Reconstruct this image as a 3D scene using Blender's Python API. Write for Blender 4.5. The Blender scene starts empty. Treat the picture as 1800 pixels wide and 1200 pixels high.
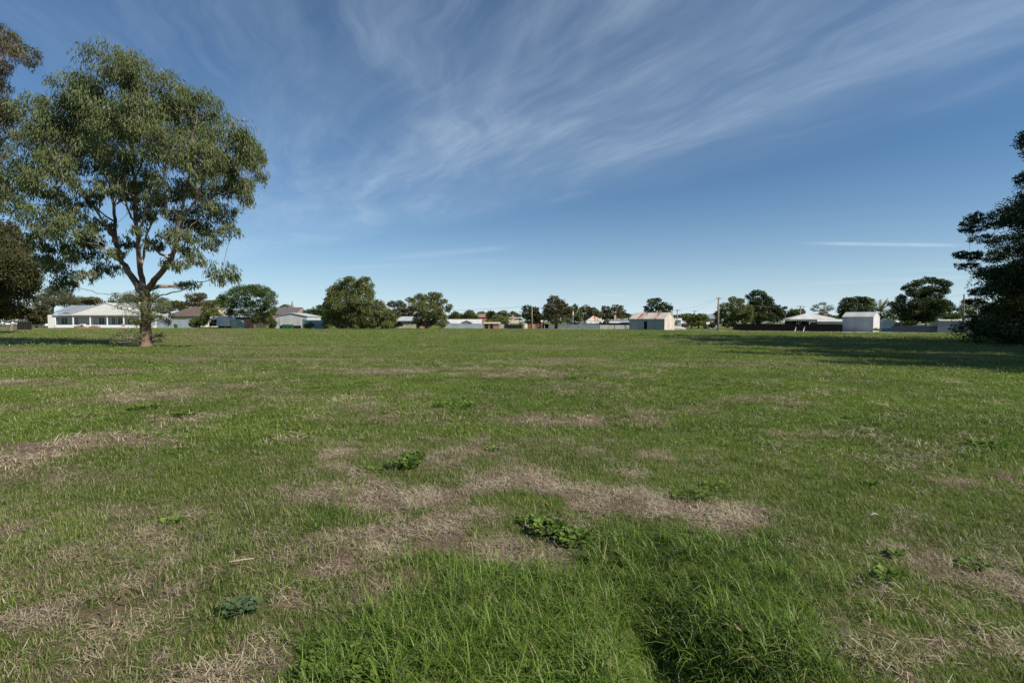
import bpy, math, random
import numpy as np
from mathutils import Matrix, Vector
R = math.radians
random.seed(7); rng = np.random.default_rng(7)
SC = bpy.context.scene; COL = SC.collection

# ------------------------------------------------------------------ camera
F = 850.0                       # focal length in photo pixels (photo 1800 wide)
CAM_H = 1.7
PITCH = math.atan(35.5/F); ROLL = -math.atan(4/1800)
CAM_R = Matrix.Rotation(R(90)-PITCH, 3, 'X') @ Matrix.Rotation(-ROLL, 3, 'Z')
cam = bpy.data.cameras.new('camera'); camo = bpy.data.objects.new('camera', cam); COL.objects.link(camo)
cam.sensor_width = 36; cam.lens = 36*F/1800; cam.clip_start = 0.05; cam.clip_end = 9000
camo.location = (0, 0, CAM_H); camo.rotation_euler = CAM_R.to_euler(); SC.camera = camo

def ray(px, py): return CAM_R @ Vector(((px-900)/F, (600-py)/F, -1))
def W(px, py, Y):
    d = ray(px, py); return Vector((0, 0, CAM_H)) + d*(Y/d.y)
def hor(px): return 564.5 + (px-900)*4/1800
def base(px, Y):
    p = W(px, hor(px)+CAM_H*F/Y, Y); return Vector((p.x, p.y, 0))
def ground(px, py):
    d = ray(px, py); return Vector((0, 0, CAM_H)) + d*(CAM_H/-d.z)

# ------------------------------------------------------------------ light
SUN_EL, SUN_AZ = 38.0, -29.0         # azimuth measured from +X, counter-clockwise
sd = Vector((math.cos(R(SUN_AZ))*math.cos(R(SUN_EL)), math.sin(R(SUN_AZ))*math.cos(R(SUN_EL)), math.sin(R(SUN_EL))))
sun = bpy.data.lights.new('sun', 'SUN'); suno = bpy.data.objects.new('sun', sun); COL.objects.link(suno)
sun.energy = 5.0; sun.angle = R(0.55); sun.color = (1.0, 0.92, 0.79)
suno.rotation_euler = sd.to_track_quat('Z', 'Y').to_euler(); suno.location = (60, -20, 60)
SC.view_settings.view_transform = 'Standard'; SC.view_settings.look = 'None'
SC.view_settings.exposure = 0.42; SC.view_settings.gamma = 1

class NT:
    """tiny node helper"""
    def __init__(s, nt): s.nt = nt
    def n(s, typ, **kw):
        nd = s.nt.nodes.new(typ)
        for k, v in kw.items(): setattr(nd, k, v)
        return nd
    def set(s, sock, v):
        if hasattr(v, 'is_linked') or hasattr(v, 'links'): s.nt.links.new(v, sock)
        else: sock.default_value = v
    def m(s, op, a, b=0.0, c=0.0, clamp=False):
        nd = s.n('ShaderNodeMath', operation=op, use_clamp=clamp)
        s.set(nd.inputs[0], a); s.set(nd.inputs[1], b); s.set(nd.inputs[2], c); return nd.outputs[0]
    def sstep(s, v, lo, hi, o0=0.0, o1=1.0):
        nd = s.n('ShaderNodeMapRange', interpolation_type='SMOOTHSTEP')
        s.set(nd.inputs[0], v); nd.inputs[1].default_value = lo; nd.inputs[2].default_value = hi
        nd.inputs[3].default_value = o0; nd.inputs[4].default_value = o1; return nd.outputs[0]
    def vec(s, x, y, z=0.0):
        nd = s.n('ShaderNodeCombineXYZ'); s.set(nd.inputs[0], x); s.set(nd.inputs[1], y); s.set(nd.inputs[2], z); return nd.outputs[0]
    def noise(s, v, scale, detail=4, rough=0.55, dist=0.0):
        nd = s.n('ShaderNodeTexNoise'); s.set(nd.inputs['Vector'], v); nd.inputs['Scale'].default_value = scale
        nd.inputs['Detail'].default_value = detail; nd.inputs['Roughness'].default_value = rough
        nd.inputs['Distortion'].default_value = dist; return nd.outputs['Fac']
    def mix(s, f, a, b, mode='MIX'):
        nd = s.n('ShaderNodeMix', data_type='RGBA', blend_type=mode)
        s.set(nd.inputs[0], f); s.set(nd.inputs[6], a if not isinstance(a, tuple) else (*a[:3], 1)); s.set(nd.inputs[7], b if not isinstance(b, tuple) else (*b[:3], 1))
        return nd.outputs[2]

world = bpy.data.worlds.new('World'); SC.world = world; world.use_nodes = True
nt = world.node_tree; nt.nodes.clear(); w = NT(nt)
sky = w.n('ShaderNodeTexSky', sky_type='NISHITA', sun_disc=False)
sky.sun_elevation = R(SUN_EL); sky.sun_rotation = R(90-SUN_AZ)
sky.altitude = 150; sky.air_density = 1.0; sky.dust_density = 0.3; sky.ozone_density = 1.6
tc = w.n('ShaderNodeTexCoord'); nrm = w.n('ShaderNodeVectorMath', operation='NORMALIZE')
nt.links.new(tc.outputs['Generated'], nrm.inputs[0])
sp = w.n('ShaderNodeSeparateXYZ'); nt.links.new(nrm.outputs[0], sp.inputs[0])
X, Y, Z = sp.outputs
zc = w.m('MAXIMUM', Z, 0.02)
u = w.m('DIVIDE', X, zc); v = w.m('DIVIDE', Y, zc)
# s across the fibres, t along them
s_ = w.m('ADD', w.m('MULTIPLY', u, 0.82), w.m('MULTIPLY', v, 0.57))
t_ = w.m('ADD', w.m('MULTIPLY', u, -0.57), w.m('MULTIPLY', v, 0.82))
warp = w.noise(w.vec(u, v), 0.55, 3)
sw = w.m('ADD', s_, w.m('MULTIPLY', w.m('SUBTRACT', warp, 0.5), 0.8))
fib = w.noise(w.vec(w.m('MULTIPLY', sw, 2.1), w.m('MULTIPLY', t_, 0.30), 3.0), 1.0, 7, 0.55, 0.12)
fine = w.noise(w.vec(w.m('MULTIPLY', sw, 11.0), w.m('MULTIPLY', t_, 1.6), 9.0), 1.0, 7, 0.68, 0.35)
broad = w.noise(w.vec(w.m('MULTIPLY', s_, 0.8), w.m('MULTIPLY', t_, 0.45), 1.7), 1.0, 4, 0.5)
edge = w.m('SUBTRACT', 3.1, w.m('MULTIPLY', w.m('MAXIMUM', w.m('SUBTRACT', t_, 2.2), 0.0), 0.30))
de = w.m('SUBTRACT', edge, sw)
m1 = w.sstep(de, -0.15, 0.9)
m2 = w.sstep(s_, -1.0, 1.9, 0.15, 1.0)
m3 = w.sstep(t_, -1.6, 0.6)
f1 = w.sstep(fib, 0.25, 0.85); f2 = w.sstep(fine, 0.30, 0.72, 0.45, 1.0); f3 = w.sstep(broad, 0.32, 0.62, 0.15, 1.0)
cir = w.m('MULTIPLY', w.m('MULTIPLY', w.m('MULTIPLY', m1, m2), m3), w.m('MULTIPLY', w.m('MULTIPLY', f1, f2), f3))
s2 = w.m('ADD', w.m('MULTIPLY', u, 0.97), w.m('MULTIPLY', v, 0.25)); t2 = w.m('SUBTRACT', w.m('MULTIPLY', v, 0.97), w.m('MULTIPLY', u, 0.25))
s2w = w.m('ADD', s2, w.m('MULTIPLY', w.m('SUBTRACT', w.noise(w.vec(u, v, 5.0), 0.9, 3), 0.5), 0.7))
fb2 = w.noise(w.vec(w.m('MULTIPLY', s2w, 3.4), w.m('MULTIPLY', t2, 0.45), 12.0), 1.0, 8, 0.62, 0.2)
bl2 = w.noise(w.vec(u, v, 8.0), 0.7, 4, 0.5)
cir2 = w.m('MULTIPLY', w.m('MULTIPLY', w.sstep(fb2, 0.36, 0.78), w.sstep(bl2, 0.38, 0.62)), w.m('MULTIPLY', m1, w.sstep(s_, -1.2, 0.6)))
veil = w.m('MULTIPLY', w.m('MULTIPLY', m1, m2), w.m('MULTIPLY', m3, 0.09))
# low thin layers near the horizon
yc = w.m('MAXIMUM', Y, 0.05)
Xh = w.m('DIVIDE', X, yc); Zh = w.m('DIVIDE', Z, yc)
low = w.noise(w.vec(w.m('MULTIPLY', Xh, 2.2), w.m('MULTIPLY', Zh, 38.0), 4.0), 1.0, 5, 0.6, 0.3)
lowm = w.m('MULTIPLY', w.sstep(low, 0.52, 0.8), w.m('MULTIPLY', w.sstep(Zh, 0.0, 0.04), w.sstep(Zh, 0.09, 0.2, 1.0, 0.0)))
def streak(x0, x1, z0, slope, thick, amp):
    c = w.m('ADD', z0, w.m('MULTIPLY', w.m('SUBTRACT', Xh, x0), slope))
    d = w.m('DIVIDE', w.m('SUBTRACT', Zh, c), thick)
    wob = w.noise(w.vec(w.m('MULTIPLY', Xh, 14.0), z0*90), 1.0, 3)
    g = w.m('EXPONENT', w.m('MULTIPLY', w.m('MULTIPLY', d, d), -1.0))
    e = w.m('MULTIPLY', w.sstep(Xh, x0-0.02, x0+0.12), w.sstep(Xh, x1-0.05, x1+0.02, 1.0, 0.0))
    return w.m('MULTIPLY', w.m('MULTIPLY', g, e), w.m('MULTIPLY', w.m('ADD', wob, 0.3), amp*1.3))
parts = [w.m('MULTIPLY', cir, 0.44), veil, w.m('MULTIPLY', cir2, 0.24), w.m('MULTIPLY', lowm, 0.16),
         streak(0.58, 0.92, 0.1615, -0.012, 0.0032, 0.40), streak(0.55, 0.95, 0.076, 0.045, 0.0035, 0.16),
         streak(0.74, 0.95, 0.108, 0.0, 0.003, 0.12), streak(0.165, 0.235, 0.0545, 0.0, 0.0020, 1.0),
         streak(-0.3, 0.0, 0.125, 0.09, 0.006, 0.13)]
tot = parts[0]
for p in parts[1:]: tot = w.m('ADD', tot, p)
tot = w.m('MULTIPLY', w.m('MINIMUM', tot, 0.9), w.sstep(Z, 0.0, 0.03))
STR = 0.078
tint = w.mix(1.0, sky.outputs[0], (0.36, 0.64, 0.86), 'MULTIPLY')
hz = w.m('EXPONENT', w.m('MULTIPLY', w.m('MAXIMUM', Z, 0.0), -10.0))
tint = w.mix(w.m('MULTIPLY', hz, 0.86), tint, (7.4, 8.8, 9.8))
col = w.mix(tot, tint, (6.3, 7.7, 9.0))
bg = w.n('ShaderNodeBackground'); bg.inputs[1].default_value = STR; nt.links.new(col, bg.inputs[0])
wo = w.n('ShaderNodeOutputWorld'); nt.links.new(bg.outputs[0], wo.inputs[0])

# ------------------------------------------------------------------ numpy noise
def _hash(ix, iy, seed):
    h = (ix.astype(np.int64)*374761393 + iy.astype(np.int64)*668265263 + seed*1442695041) & 0xffffffff
    h = ((h ^ (h >> 13))*1274126177) & 0xffffffff
    return ((h ^ (h >> 16)) & 0xffff)/65535.0
def vnoise(x, y, seed=0):
    ix = np.floor(x); iy = np.floor(y); fx = x-ix; fy = y-iy
    fx = fx*fx*(3-2*fx); fy = fy*fy*(3-2*fy)
    a = _hash(ix, iy, seed); b = _hash(ix+1, iy, seed); c = _hash(ix, iy+1, seed); d = _hash(ix+1, iy+1, seed)
    return (a*(1-fx)+b*fx)*(1-fy) + (c*(1-fx)+d*fx)*fy
def fbm(x, y, seed=0, oct=4):
    t = 0; a = .5; n = 0
    for o in range(oct):
        t = t + a*vnoise(x, y, seed+o*17); n += a; a *= .5; x = x*2.03+11.3; y = y*2.03+5.7
    return t/n
def ss(v, a, b):
    t = np.clip((v-a)/(b-a), 0, 1); return t*t*(3-2*t)

# ------------------------------------------------------------------ lawn maps (world space)
# dry or bare patches: photo centre, half sizes in photo pixels, strength
PATCH = [(700,872,140,24,1.0),(880,850,90,26,.85),(990,872,110,22,.95),(1180,905,190,42,1.1),(1330,935,110,20,.8),(1130,925,60,16,.7),(780,948,70,26,.95),(700,985,50,24,.6),
 (270,942,85,26,.75),(200,1055,150,44,.75),(90,1090,90,60,.6),(560,1062,70,26,.9),(480,1180,60,40,.9),(60,1190,110,50,.7),(330,1110,90,30,.7),
 (1775,1035,75,45,.95),(1700,1140,90,50,.6),(240,700,110,16,.85),(320,738,90,14,.8),(60,718,70,10,.7),(640,718,65,13,.85),(560,700,120,16,.45),(960,738,110,12,.9),(1130,740,60,9,.8),
 (780,800,110,22,.6),(1740,851,75,10,.9),(680,655,80,6,.85),(1000,633,95,4,.9),(1000,680,90,7,.6),(1330,704,120,8,.7),(1200,722,90,9,.6),(1450,760,120,10,.45),(1110,1195,40,22,.7),
 (60,625,120,6,.7),(300,655,180,9,.45),(520,617,140,4,.6),(880,610,60,3,.6),(1090,655,110,4,.4),(1500,690,90,6,.4),(1650,800,90,12,.35),(1500,1085,110,22,.6),(1580,1160,70,28,.6),(40,604,70,3,1.0)]
GREEN = [(1120,1060,330,80,1.0),(1080,1150,260,70,1.0),(1000,1110,330,95,1.0),(1330,1120,170,95,1.0),(640,1150,110,60,.9),(900,1000,200,25,.8),(1180,990,200,22,.5),(620,910,90,30,.5),(300,830,260,60,.45),(1500,880,260,90,.4)]
def _ell(px, py, rx, ry):
    c = ground(px, py); a = ground(px, py-ry); b = ground(px, min(py+ry, 1700)); r = ground(px+rx, py)
    return c.x, (a.y+b.y)/2, abs(r.x-c.x), abs(a.y-b.y)/2
PE = [(*_ell(*p[:4]), p[4]*(1 if 520 < p[0] < 1400 and p[1] > 790 else .72)) for p in PATCH]; GE = [(*_ell(*p[:4]), p[4]) for p in GREEN]
def dryness(x, y):
    wx = x + 1.0*(fbm(x*1.3, y*1.3, 3)-.5) + .45*(fbm(x*5, y*5, 8)-.5); wy = y + 1.3*(fbm(x*1.1, y*1.1, 5)-.5) + .55*(fbm(x*5, y*5, 9)-.5)
    d = np.zeros_like(x)
    for cx, cy, rx, ry, s in PE:
        q = ((wx-cx)/rx)**2 + ((wy-cy)/ry)**2
        d = np.maximum(d, s*(1-ss(q, .2, 1.9)))
    g = np.zeros_like(x)
    for cx, cy, rx, ry, s in GE:
        q = ((wx-cx)/rx)**2 + ((wy-cy)/ry)**2
        g = np.maximum(g, s*(1-ss(q, .5, 1.3)))
    row = fbm(x*.10+3, (y+.12*x)*.55, 21)                    # mowing rows
    gen = ss(fbm(x*.35, y*.6, 31, 5), .48, .74)*.42 + ss(row, .49, .66)*.38 + .30*ss(fbm(x*.12, y*.9, 33, 5), .52, .68)*ss(y, 8, 20)
    az = x/np.maximum(y, .5)
    gen = gen*(.7 + .35*(1-ss(az, -.9, .1)))
    small = ss(fbm(x*2.2, y*2.6, 41), .55, .8)*.4
    d = np.clip(np.maximum(d, (gen+small)*(1-.9*g)) , 0, 1)
    return np.clip(d*(.8+.45*fbm(x*4, y*4, 51)), 0, 1), g
def trench(x, y):
    # a hollow beside the camera, running away to the left under the long grass
    ax, ay = .62, 3.2; bx, by = 1.0, 1.4
    t = np.clip(((x-ax)*(bx-ax)+(y-ay)*(by-ay))/((bx-ax)**2+(by-ay)**2), 0, 1)
    d = np.hypot(x-(ax+t*(bx-ax)), y-(ay+t*(by-ay)))
    return np.exp(-(d/(.13+.17*t))**2)*ss(t, .0, .7)
def H(x, y):
    r = np.hypot(x, y); k = 1-ss(r, 25, 60)
    h = (.09*(fbm(x*.8, y*.8, 61)-.5) + .035*(fbm(x*4, y*4, 67, 3)-.5)) *k + .10*(fbm(x*.07, y*.12, 71)-.5)*(1-ss(r, 40, 66))
    lx = ss(x, .9, 1.3)*(1-ss(x, 1.8, 3.2))*(1-ss(y, 2.8, 5.0))
    return h - .34*trench(x, y) + .10*lx

# ------------------------------------------------------------------ materials
def newmat(name):
    m = bpy.data.materials.new(name); m.use_nodes = True; t = m.node_tree; t.nodes.clear()
    k = NT(t); out = k.n('ShaderNodeOutputMaterial'); return m, k, out
def pr(k, out, col, rough=.8, bump=None, spec=.3, metal=0.0, bstr=.3, bdist=.02):
    b = k.n('ShaderNodeBsdfPrincipled'); k.set(b.inputs['Base Color'], col if not isinstance(col, tuple) else (*col[:3], 1))
    k.set(b.inputs['Roughness'], rough); b.inputs['Specular IOR Level'].default_value = spec; b.inputs['Metallic'].default_value = metal
    if bump is not None:
        bn = k.n('ShaderNodeBump'); bn.inputs['Strength'].default_value = bstr; bn.inputs['Distance'].default_value = bdist
        k.set(bn.inputs['Height'], bump); k.nt.links.new(bn.outputs[0], b.inputs['Normal'])
    k.nt.links.new(b.outputs[0], out.inputs[0]); return b
def plain(name, c, rough=.7, var=.18, scale=1.3, spec=.3, metal=0.0):
    m, k, out = newmat(name); tc = k.n('ShaderNodeTexCoord').outputs['Object']
    f = k.noise(tc, scale, 5, .6); g = k.noise(tc, scale*7, 3)
    c2 = tuple(max(0, x*(1-var*1.6)) for x in c); c3 = tuple(min(1, x*(1+var)) for x in c)
    pr(k, out, k.mix(k.sstep(f, .3, .7), k.mix(g, c2, c), k.mix(g, c, c3)), rough, None, spec, metal); return m
def iron(name, c, rust=0.0, rough=.5, pitch=.15, axis=0, rcol=(.22, .07, .03)):
    """corrugated sheet: vertical ribs, sheet-to-sheet tone changes, streaky rust"""
    m, k, out = newmat(name); tc = k.n('ShaderNodeTexCoord').outputs['Object']
    s = k.n('ShaderNodeSeparateXYZ'); k.set(s.inputs[0], tc); ax = s.outputs[axis]; oth = s.outputs[1-axis]
    rib = k.m('SINE', k.m('MULTIPLY', ax, 2*math.pi/pitch))
    sheet = k.n('ShaderNodeTexWhiteNoise', noise_dimensions='1D'); k.set(sheet.inputs['W'], k.m('FLOOR', k.m('DIVIDE', ax, .8)))
    st = k.noise(k.vec(k.m('MULTIPLY', ax, 2.5), k.m('MULTIPLY', oth, .5), k.m('MULTIPLY', s.outputs[2], .5)), 1.0, 5, .65)
    dirt = k.noise(tc, .9, 5, .65)
    cc = k.mix(k.m('MULTIPLY', sheet.outputs[0], .35), c, tuple(x*.62 for x in c))
    cc = k.mix(k.sstep(dirt, .45, .8, 0, .45), cc, tuple(x*.5 for x in c))
    if rust > 0:
        a = k.m('ADD', k.m('MULTIPLY', st, .6), k.m('MULTIPLY', sheet.outputs[0], .4))
        cc = k.mix(k.sstep(a, .80-rust*.5, .92-rust*.5), cc, k.mix(dirt, rcol, tuple(min(1, x*2.1) for x in rcol)))
    pr(k, out, cc, rough, rib, .35, 0, .25, .02); return m
def boards(name, c, pitch=.18, var=.1):
    m, k, out = newmat(name); tc = k.n('ShaderNodeTexCoord').outputs['Object']
    s = k.n('ShaderNodeSeparateXYZ'); k.set(s.inputs[0], tc)
    fr = k.m('FRACT', k.m('DIVIDE', s.outputs[2], pitch)); f = k.noise(tc, 1.1, 5, .6)
    pr(k, out, k.mix(k.sstep(f, .4, .8, 0, .6), c, tuple(x*(1-var*2) for x in c)), .6, fr, .3, 0, .4, .02); return m
def brick(name, c1, c2, mortar=(.3, .27, .23)):
    m, k, out = newmat(name); tc = k.n('ShaderNodeTexCoord').outputs['Object']
    s = k.n('ShaderNodeSeparateXYZ'); k.set(s.inputs[0], tc)
    b = k.n('ShaderNodeTexBrick'); k.set(b.inputs['Vector'], k.vec(k.m('ADD', s.outputs[0], s.outputs[1]), s.outputs[2]))
    b.inputs['Color1'].default_value = (*c1, 1); b.inputs['Color2'].default_value = (*c2, 1); b.inputs['Mortar'].default_value = (*mortar, 1)
    b.inputs['Scale'].default_value = 4.2; b.inputs['Mortar Size'].default_value = .012
    pr(k, out, k.mix(k.sstep(k.noise(tc, .8, 4), .4, .8, 0, .35), b.outputs[0], tuple(x*.6 for x in c1)), .85); return m
def tiles(name, c):
    m, k, out = newmat(name); tc = k.n('ShaderNodeTexCoord').outputs['Object']
    s = k.n('ShaderNodeSeparateXYZ'); k.set(s.inputs[0], tc)
    r = k.m('FRACT', k.m('DIVIDE', s.outputs[2], .16)); q = k.m('SINE', k.m('MULTIPLY', s.outputs[0], 22))
    f = k.noise(tc, 2.2, 6, .7)
    pr(k, out, k.mix(k.sstep(f, .3, .7), tuple(x*.65 for x in c), tuple(x*1.25 for x in c)), .85, k.m('ADD', r, k.m('MULTIPLY', q, .4)), .2, 0, .5, .03); return m
def leafmat(name, dark, light, dead=None, trans=.30, rough=.5, hue2=None):
    m, k, out = newmat(name)
    at = k.n('ShaderNodeAttribute', attribute_name='tone').outputs['Fac']
    tc = k.n('ShaderNodeTexCoord').outputs['Object']
    f = k.noise(tc, .45, 4, .6)
    c = k.mix(at, dark, light)
    c = k.mix(k.sstep(f, .5, .75, 0, .55), c, hue2 or tuple((a*.8, a*1.0, a*.7)[i] for i, a in enumerate(light)))
    if dead: c = k.mix(k.sstep(at, .93, .99), c, dead)
    b = k.n('ShaderNodeBsdfPrincipled'); k.set(b.inputs['Base Color'], c); b.inputs['Roughness'].default_value = rough; b.inputs['Specular IOR Level'].default_value = .12
    t = k.n('ShaderNodeBsdfTranslucent'); k.set(t.inputs[0], k.mix(1.0, c, (1.3, 1.5, .6), 'MULTIPLY'))
    mx = k.n('ShaderNodeMixShader'); mx.inputs[0].default_value = trans
    k.nt.links.new(b.outputs[0], mx.inputs[1]); k.nt.links.new(t.outputs[0], mx.inputs[2]); k.nt.links.new(mx.outputs[0], out.inputs[0]); return m
def barkmat(name, c1, c2, c3=None):
    m, k, out = newmat(name); tc = k.n('ShaderNodeTexCoord').outputs['Object']
    mp = k.n('ShaderNodeMapping'); k.set(mp.inputs[0], tc); mp.inputs['Scale'].default_value = (5, 5, .7)
    f = k.noise(mp.outputs[0], 1.0, 6, .65, .4); g = k.noise(tc, .9, 4, .6)
    c = k.mix(k.sstep(f, .38, .62), c1, c2)
    if c3: c = k.mix(k.sstep(g, .5, .6), c, c3)
    pr(k, out, c, .85, f, .2, 0, .8, .06); return m

M = {}
M['white'] = boards('white_weatherboard', (.74, .74, .72)); M['trim'] = plain('white_paint', (.80, .80, .79), .5, .05)
M['greywall'] = boards('grey_weatherboard', (.58, .60, .62)); M['cream'] = plain('cream_render', (.62, .56, .44), .8, .1)
M['tan'] = plain('tan_render', (.45, .38, .28), .85, .12); M['glass'] = plain('window_glass', (.03, .035, .04), .08, .3, 1, .6)
M['steelroof'] = iron('blue_grey_roof_iron', (.26, .30, .34)); M['whiteroof'] = iron('white_roof_iron', (.60, .60, .585), .12, axis=0)
M['palegrey'] = iron('pale_grey_sheet', (.46, .50, .52), .05, pitch=.2); M['bluefence'] = iron('blue_grey_sheet', (.19, .23, .26), 0, pitch=.2)
M['greyfence'] = iron('grey_sheet_fence', (.34, .40, .46), 0, pitch=.2); M['blackfence'] = iron('charcoal_sheet', (.010, .010, .011), 0, .85, pitch=.2)
M['navyfence'] = iron('dark_blue_sheet', (.06, .085, .115), 0, pitch=.2); M['silver'] = iron('silver_sheet', (.50, .51, .50), .16)
M['rustroof'] = iron('rusty_roof_iron', (.52, .47, .41), .40, .7); M['rustwall'] = iron('galvanised_wall_iron', (.34, .36, .37), .14, .6)
M['rustgable'] = iron('rust_stained_gable_iron', (.48, .455, .41), .36, .7, axis=1, rcol=(.38, .2, .1))
M['rustsheet'] = iron('red_rusted_sheet', (.42, .38, .34), .85, .8, rcol=(.2, .07, .04))
M['brick'] = brick('orange_brick', (.32, .16, .10), (.38, .21, .13)); M['pinkbrick'] = brick('pink_brick', (.28, .18, .14), (.34, .22, .17))
M['tileroof'] = tiles('brown_roof_tiles', (.13, .10, .085)); M['slate'] = tiles('grey_slate', (.12, .115, .115)); M['terra'] = tiles('terracotta_tiles', (.30, .18, .13))
M['darkwood'] = plain('dark_timber', (.05, .04, .032), .8); M['polewood'] = plain('weathered_pole_timber', (.26, .22, .18), .85, .25, 3)
M['steel'] = plain('galvanised_steel', (.42, .44, .45), .4, .1, 2, .5, .5); M['darksteel'] = plain('dull_steel', (.12, .13, .13), .7, .2); M['rubber'] = plain('black_rubber', (.02, .02, .02), .8)
M['carpaint'] = plain('white_car_paint', (.74, .75, .76), .25, .03, 1, .6); M['red'] = plain('red_paint', (.5, .05, .04), .5)
M['green'] = plain('dark_green_plastic', (.02, .09, .05), .5); M['mint'] = plain('mint_green_paint', (.48, .62, .50), .7); M['yellow'] = plain('yellow_plastic', (.6, .45, .03), .5)
M['blue'] = plain('blue_tarpaulin', (.04, .12, .30), .6); M['terracotta'] = plain('terracotta_clay', (.34, .18, .11), .85); M['concrete'] = plain('pale_concrete', (.42, .40, .37), .9)
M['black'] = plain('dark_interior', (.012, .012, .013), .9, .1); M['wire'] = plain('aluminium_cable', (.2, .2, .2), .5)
M['wood'] = plain('grey_timber', (.18, .15, .12), .85, .25, 4)
# foliage: base colours 0.02-0.12
L = {}
L['gum'] = leafmat('gum_leaves', (.046, .062, .026), (.175, .208, .090), (.18, .11, .06), .24, .42, (.07, .09, .045))
L['olive'] = leafmat('olive_leaves', (.028, .034, .014), (.110, .102, .044), None, .22, .55, (.055, .042, .022))
L['pepper'] = leafmat('pepper_leaves', (.065, .080, .026), (.21, .225, .085), None, .25, .55, (.085, .115, .04))
L['jac'] = leafmat('fine_dark_leaves', (.034, .056, .014), (.110, .150, .040), None, .28, .5, (.05, .09, .022))
L['mid'] = leafmat('mid_green_leaves', (.03, .05, .016), (.155, .185, .062), None, .25, .5)
L['dark'] = leafmat('dark_evergreen_leaves', (.018, .030, .011), (.074, .098, .036), None, .15, .5)
L['brown'] = leafmat('brownish_leaves', (.032, .034, .016), (.17, .155, .08), None, .22, .6, (.075, .055, .03))
L['grey'] = leafmat('grey_green_leaves', (.045, .060, .035), (.18, .19, .12), None, .22, .6)
L['pine'] = leafmat('pine_needles', (.020, .034, .014), (.070, .100, .042), None, .12, .5)
L['ochre'] = leafmat('ochre_green_leaves', (.032, .040, .010), (.125, .125, .030), None, .25, .6, (.09, .07, .025))
L['lime'] = leafmat('yellow_green_leaves', (.10, .12, .02), (.28, .26, .04), None, .3, .5)
L['weed'] = leafmat('weed_leaves', (.060, .100, .020), (.16, .24, .05), None, .28, .45)
L['weeddark'] = leafmat('blue_green_weed_leaves', (.05, .08, .04), (.11, .16, .08), None, .22, .45)
B = {'gum': barkmat('peeling_gum_bark', (.080, .045, .033), (.19, .12, .088), (.21, .15, .12)), 'gumlimb': barkmat('pale_gum_limb_bark', (.20, .16, .13), (.38, .33, .27), (.16, .10, .075)),
     'brown': barkmat('brown_bark', (.05, .04, .03), (.12, .10, .08)), 'grey': barkmat('grey_bark', (.10, .09, .08), (.2, .18, .16))}

# ------------------------------------------------------------------ object helpers
def tag(o, label=None, cat=None, group=None, kind=None):
    if label: o['label'] = label
    if cat: o['category'] = cat
    if group: o['group'] = group
    if kind: o['kind'] = kind
    return o
def thing(name, label, cat, loc=(0, 0, 0), rz=0.0, group=None):
    o = bpy.data.objects.new(name, None); COL.objects.link(o); o.location = loc; o.rotation_euler = (0, 0, rz); o.empty_display_size = .3
    return tag(o, label, cat, group)
def npmesh(name, V, Fq, mat, parent=None, attr=None, smooth=False):
    """V (n,3); Fq list of int arrays (m,k)"""
    me = bpy.data.meshes.new(name); V = np.asarray(V, dtype=np.float32)
    me.vertices.add(len(V)); me.vertices.foreach_set('co', V.ravel())
    loops = []; starts = []; tots = []; st = 0
    for A in Fq:
        A = np.asarray(A, dtype=np.int32)
        if len(A) == 0: continue
        loops.append(A.ravel()); n, kk = A.shape
        starts.append(st+np.arange(n)*kk); tots.append(np.full(n, kk)); st += n*kk
    loops = np.concatenate(loops); starts = np.concatenate(starts).astype(np.int32); tots = np.concatenate(tots).astype(np.int32)
    me.loops.add(len(loops)); me.loops.foreach_set('vertex_index', loops)
    me.polygons.add(len(starts)); me.polygons.foreach_set('loop_start', starts); me.polygons.foreach_set('loop_total', tots)
    if smooth: me.polygons.foreach_set('use_smooth', np.ones(len(starts), dtype=bool))
    if attr:
        for an, vals in attr.items():
            a = me.attributes.new(an, 'FLOAT', 'POINT'); a.data.foreach_set('value', np.asarray(vals, dtype=np.float32))
    me.update(calc_edges=True); me.materials.append(mat)
    o = bpy.data.objects.new(name, me); COL.objects.link(o)
    if parent is not None: o.parent = parent
    return o
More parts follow.
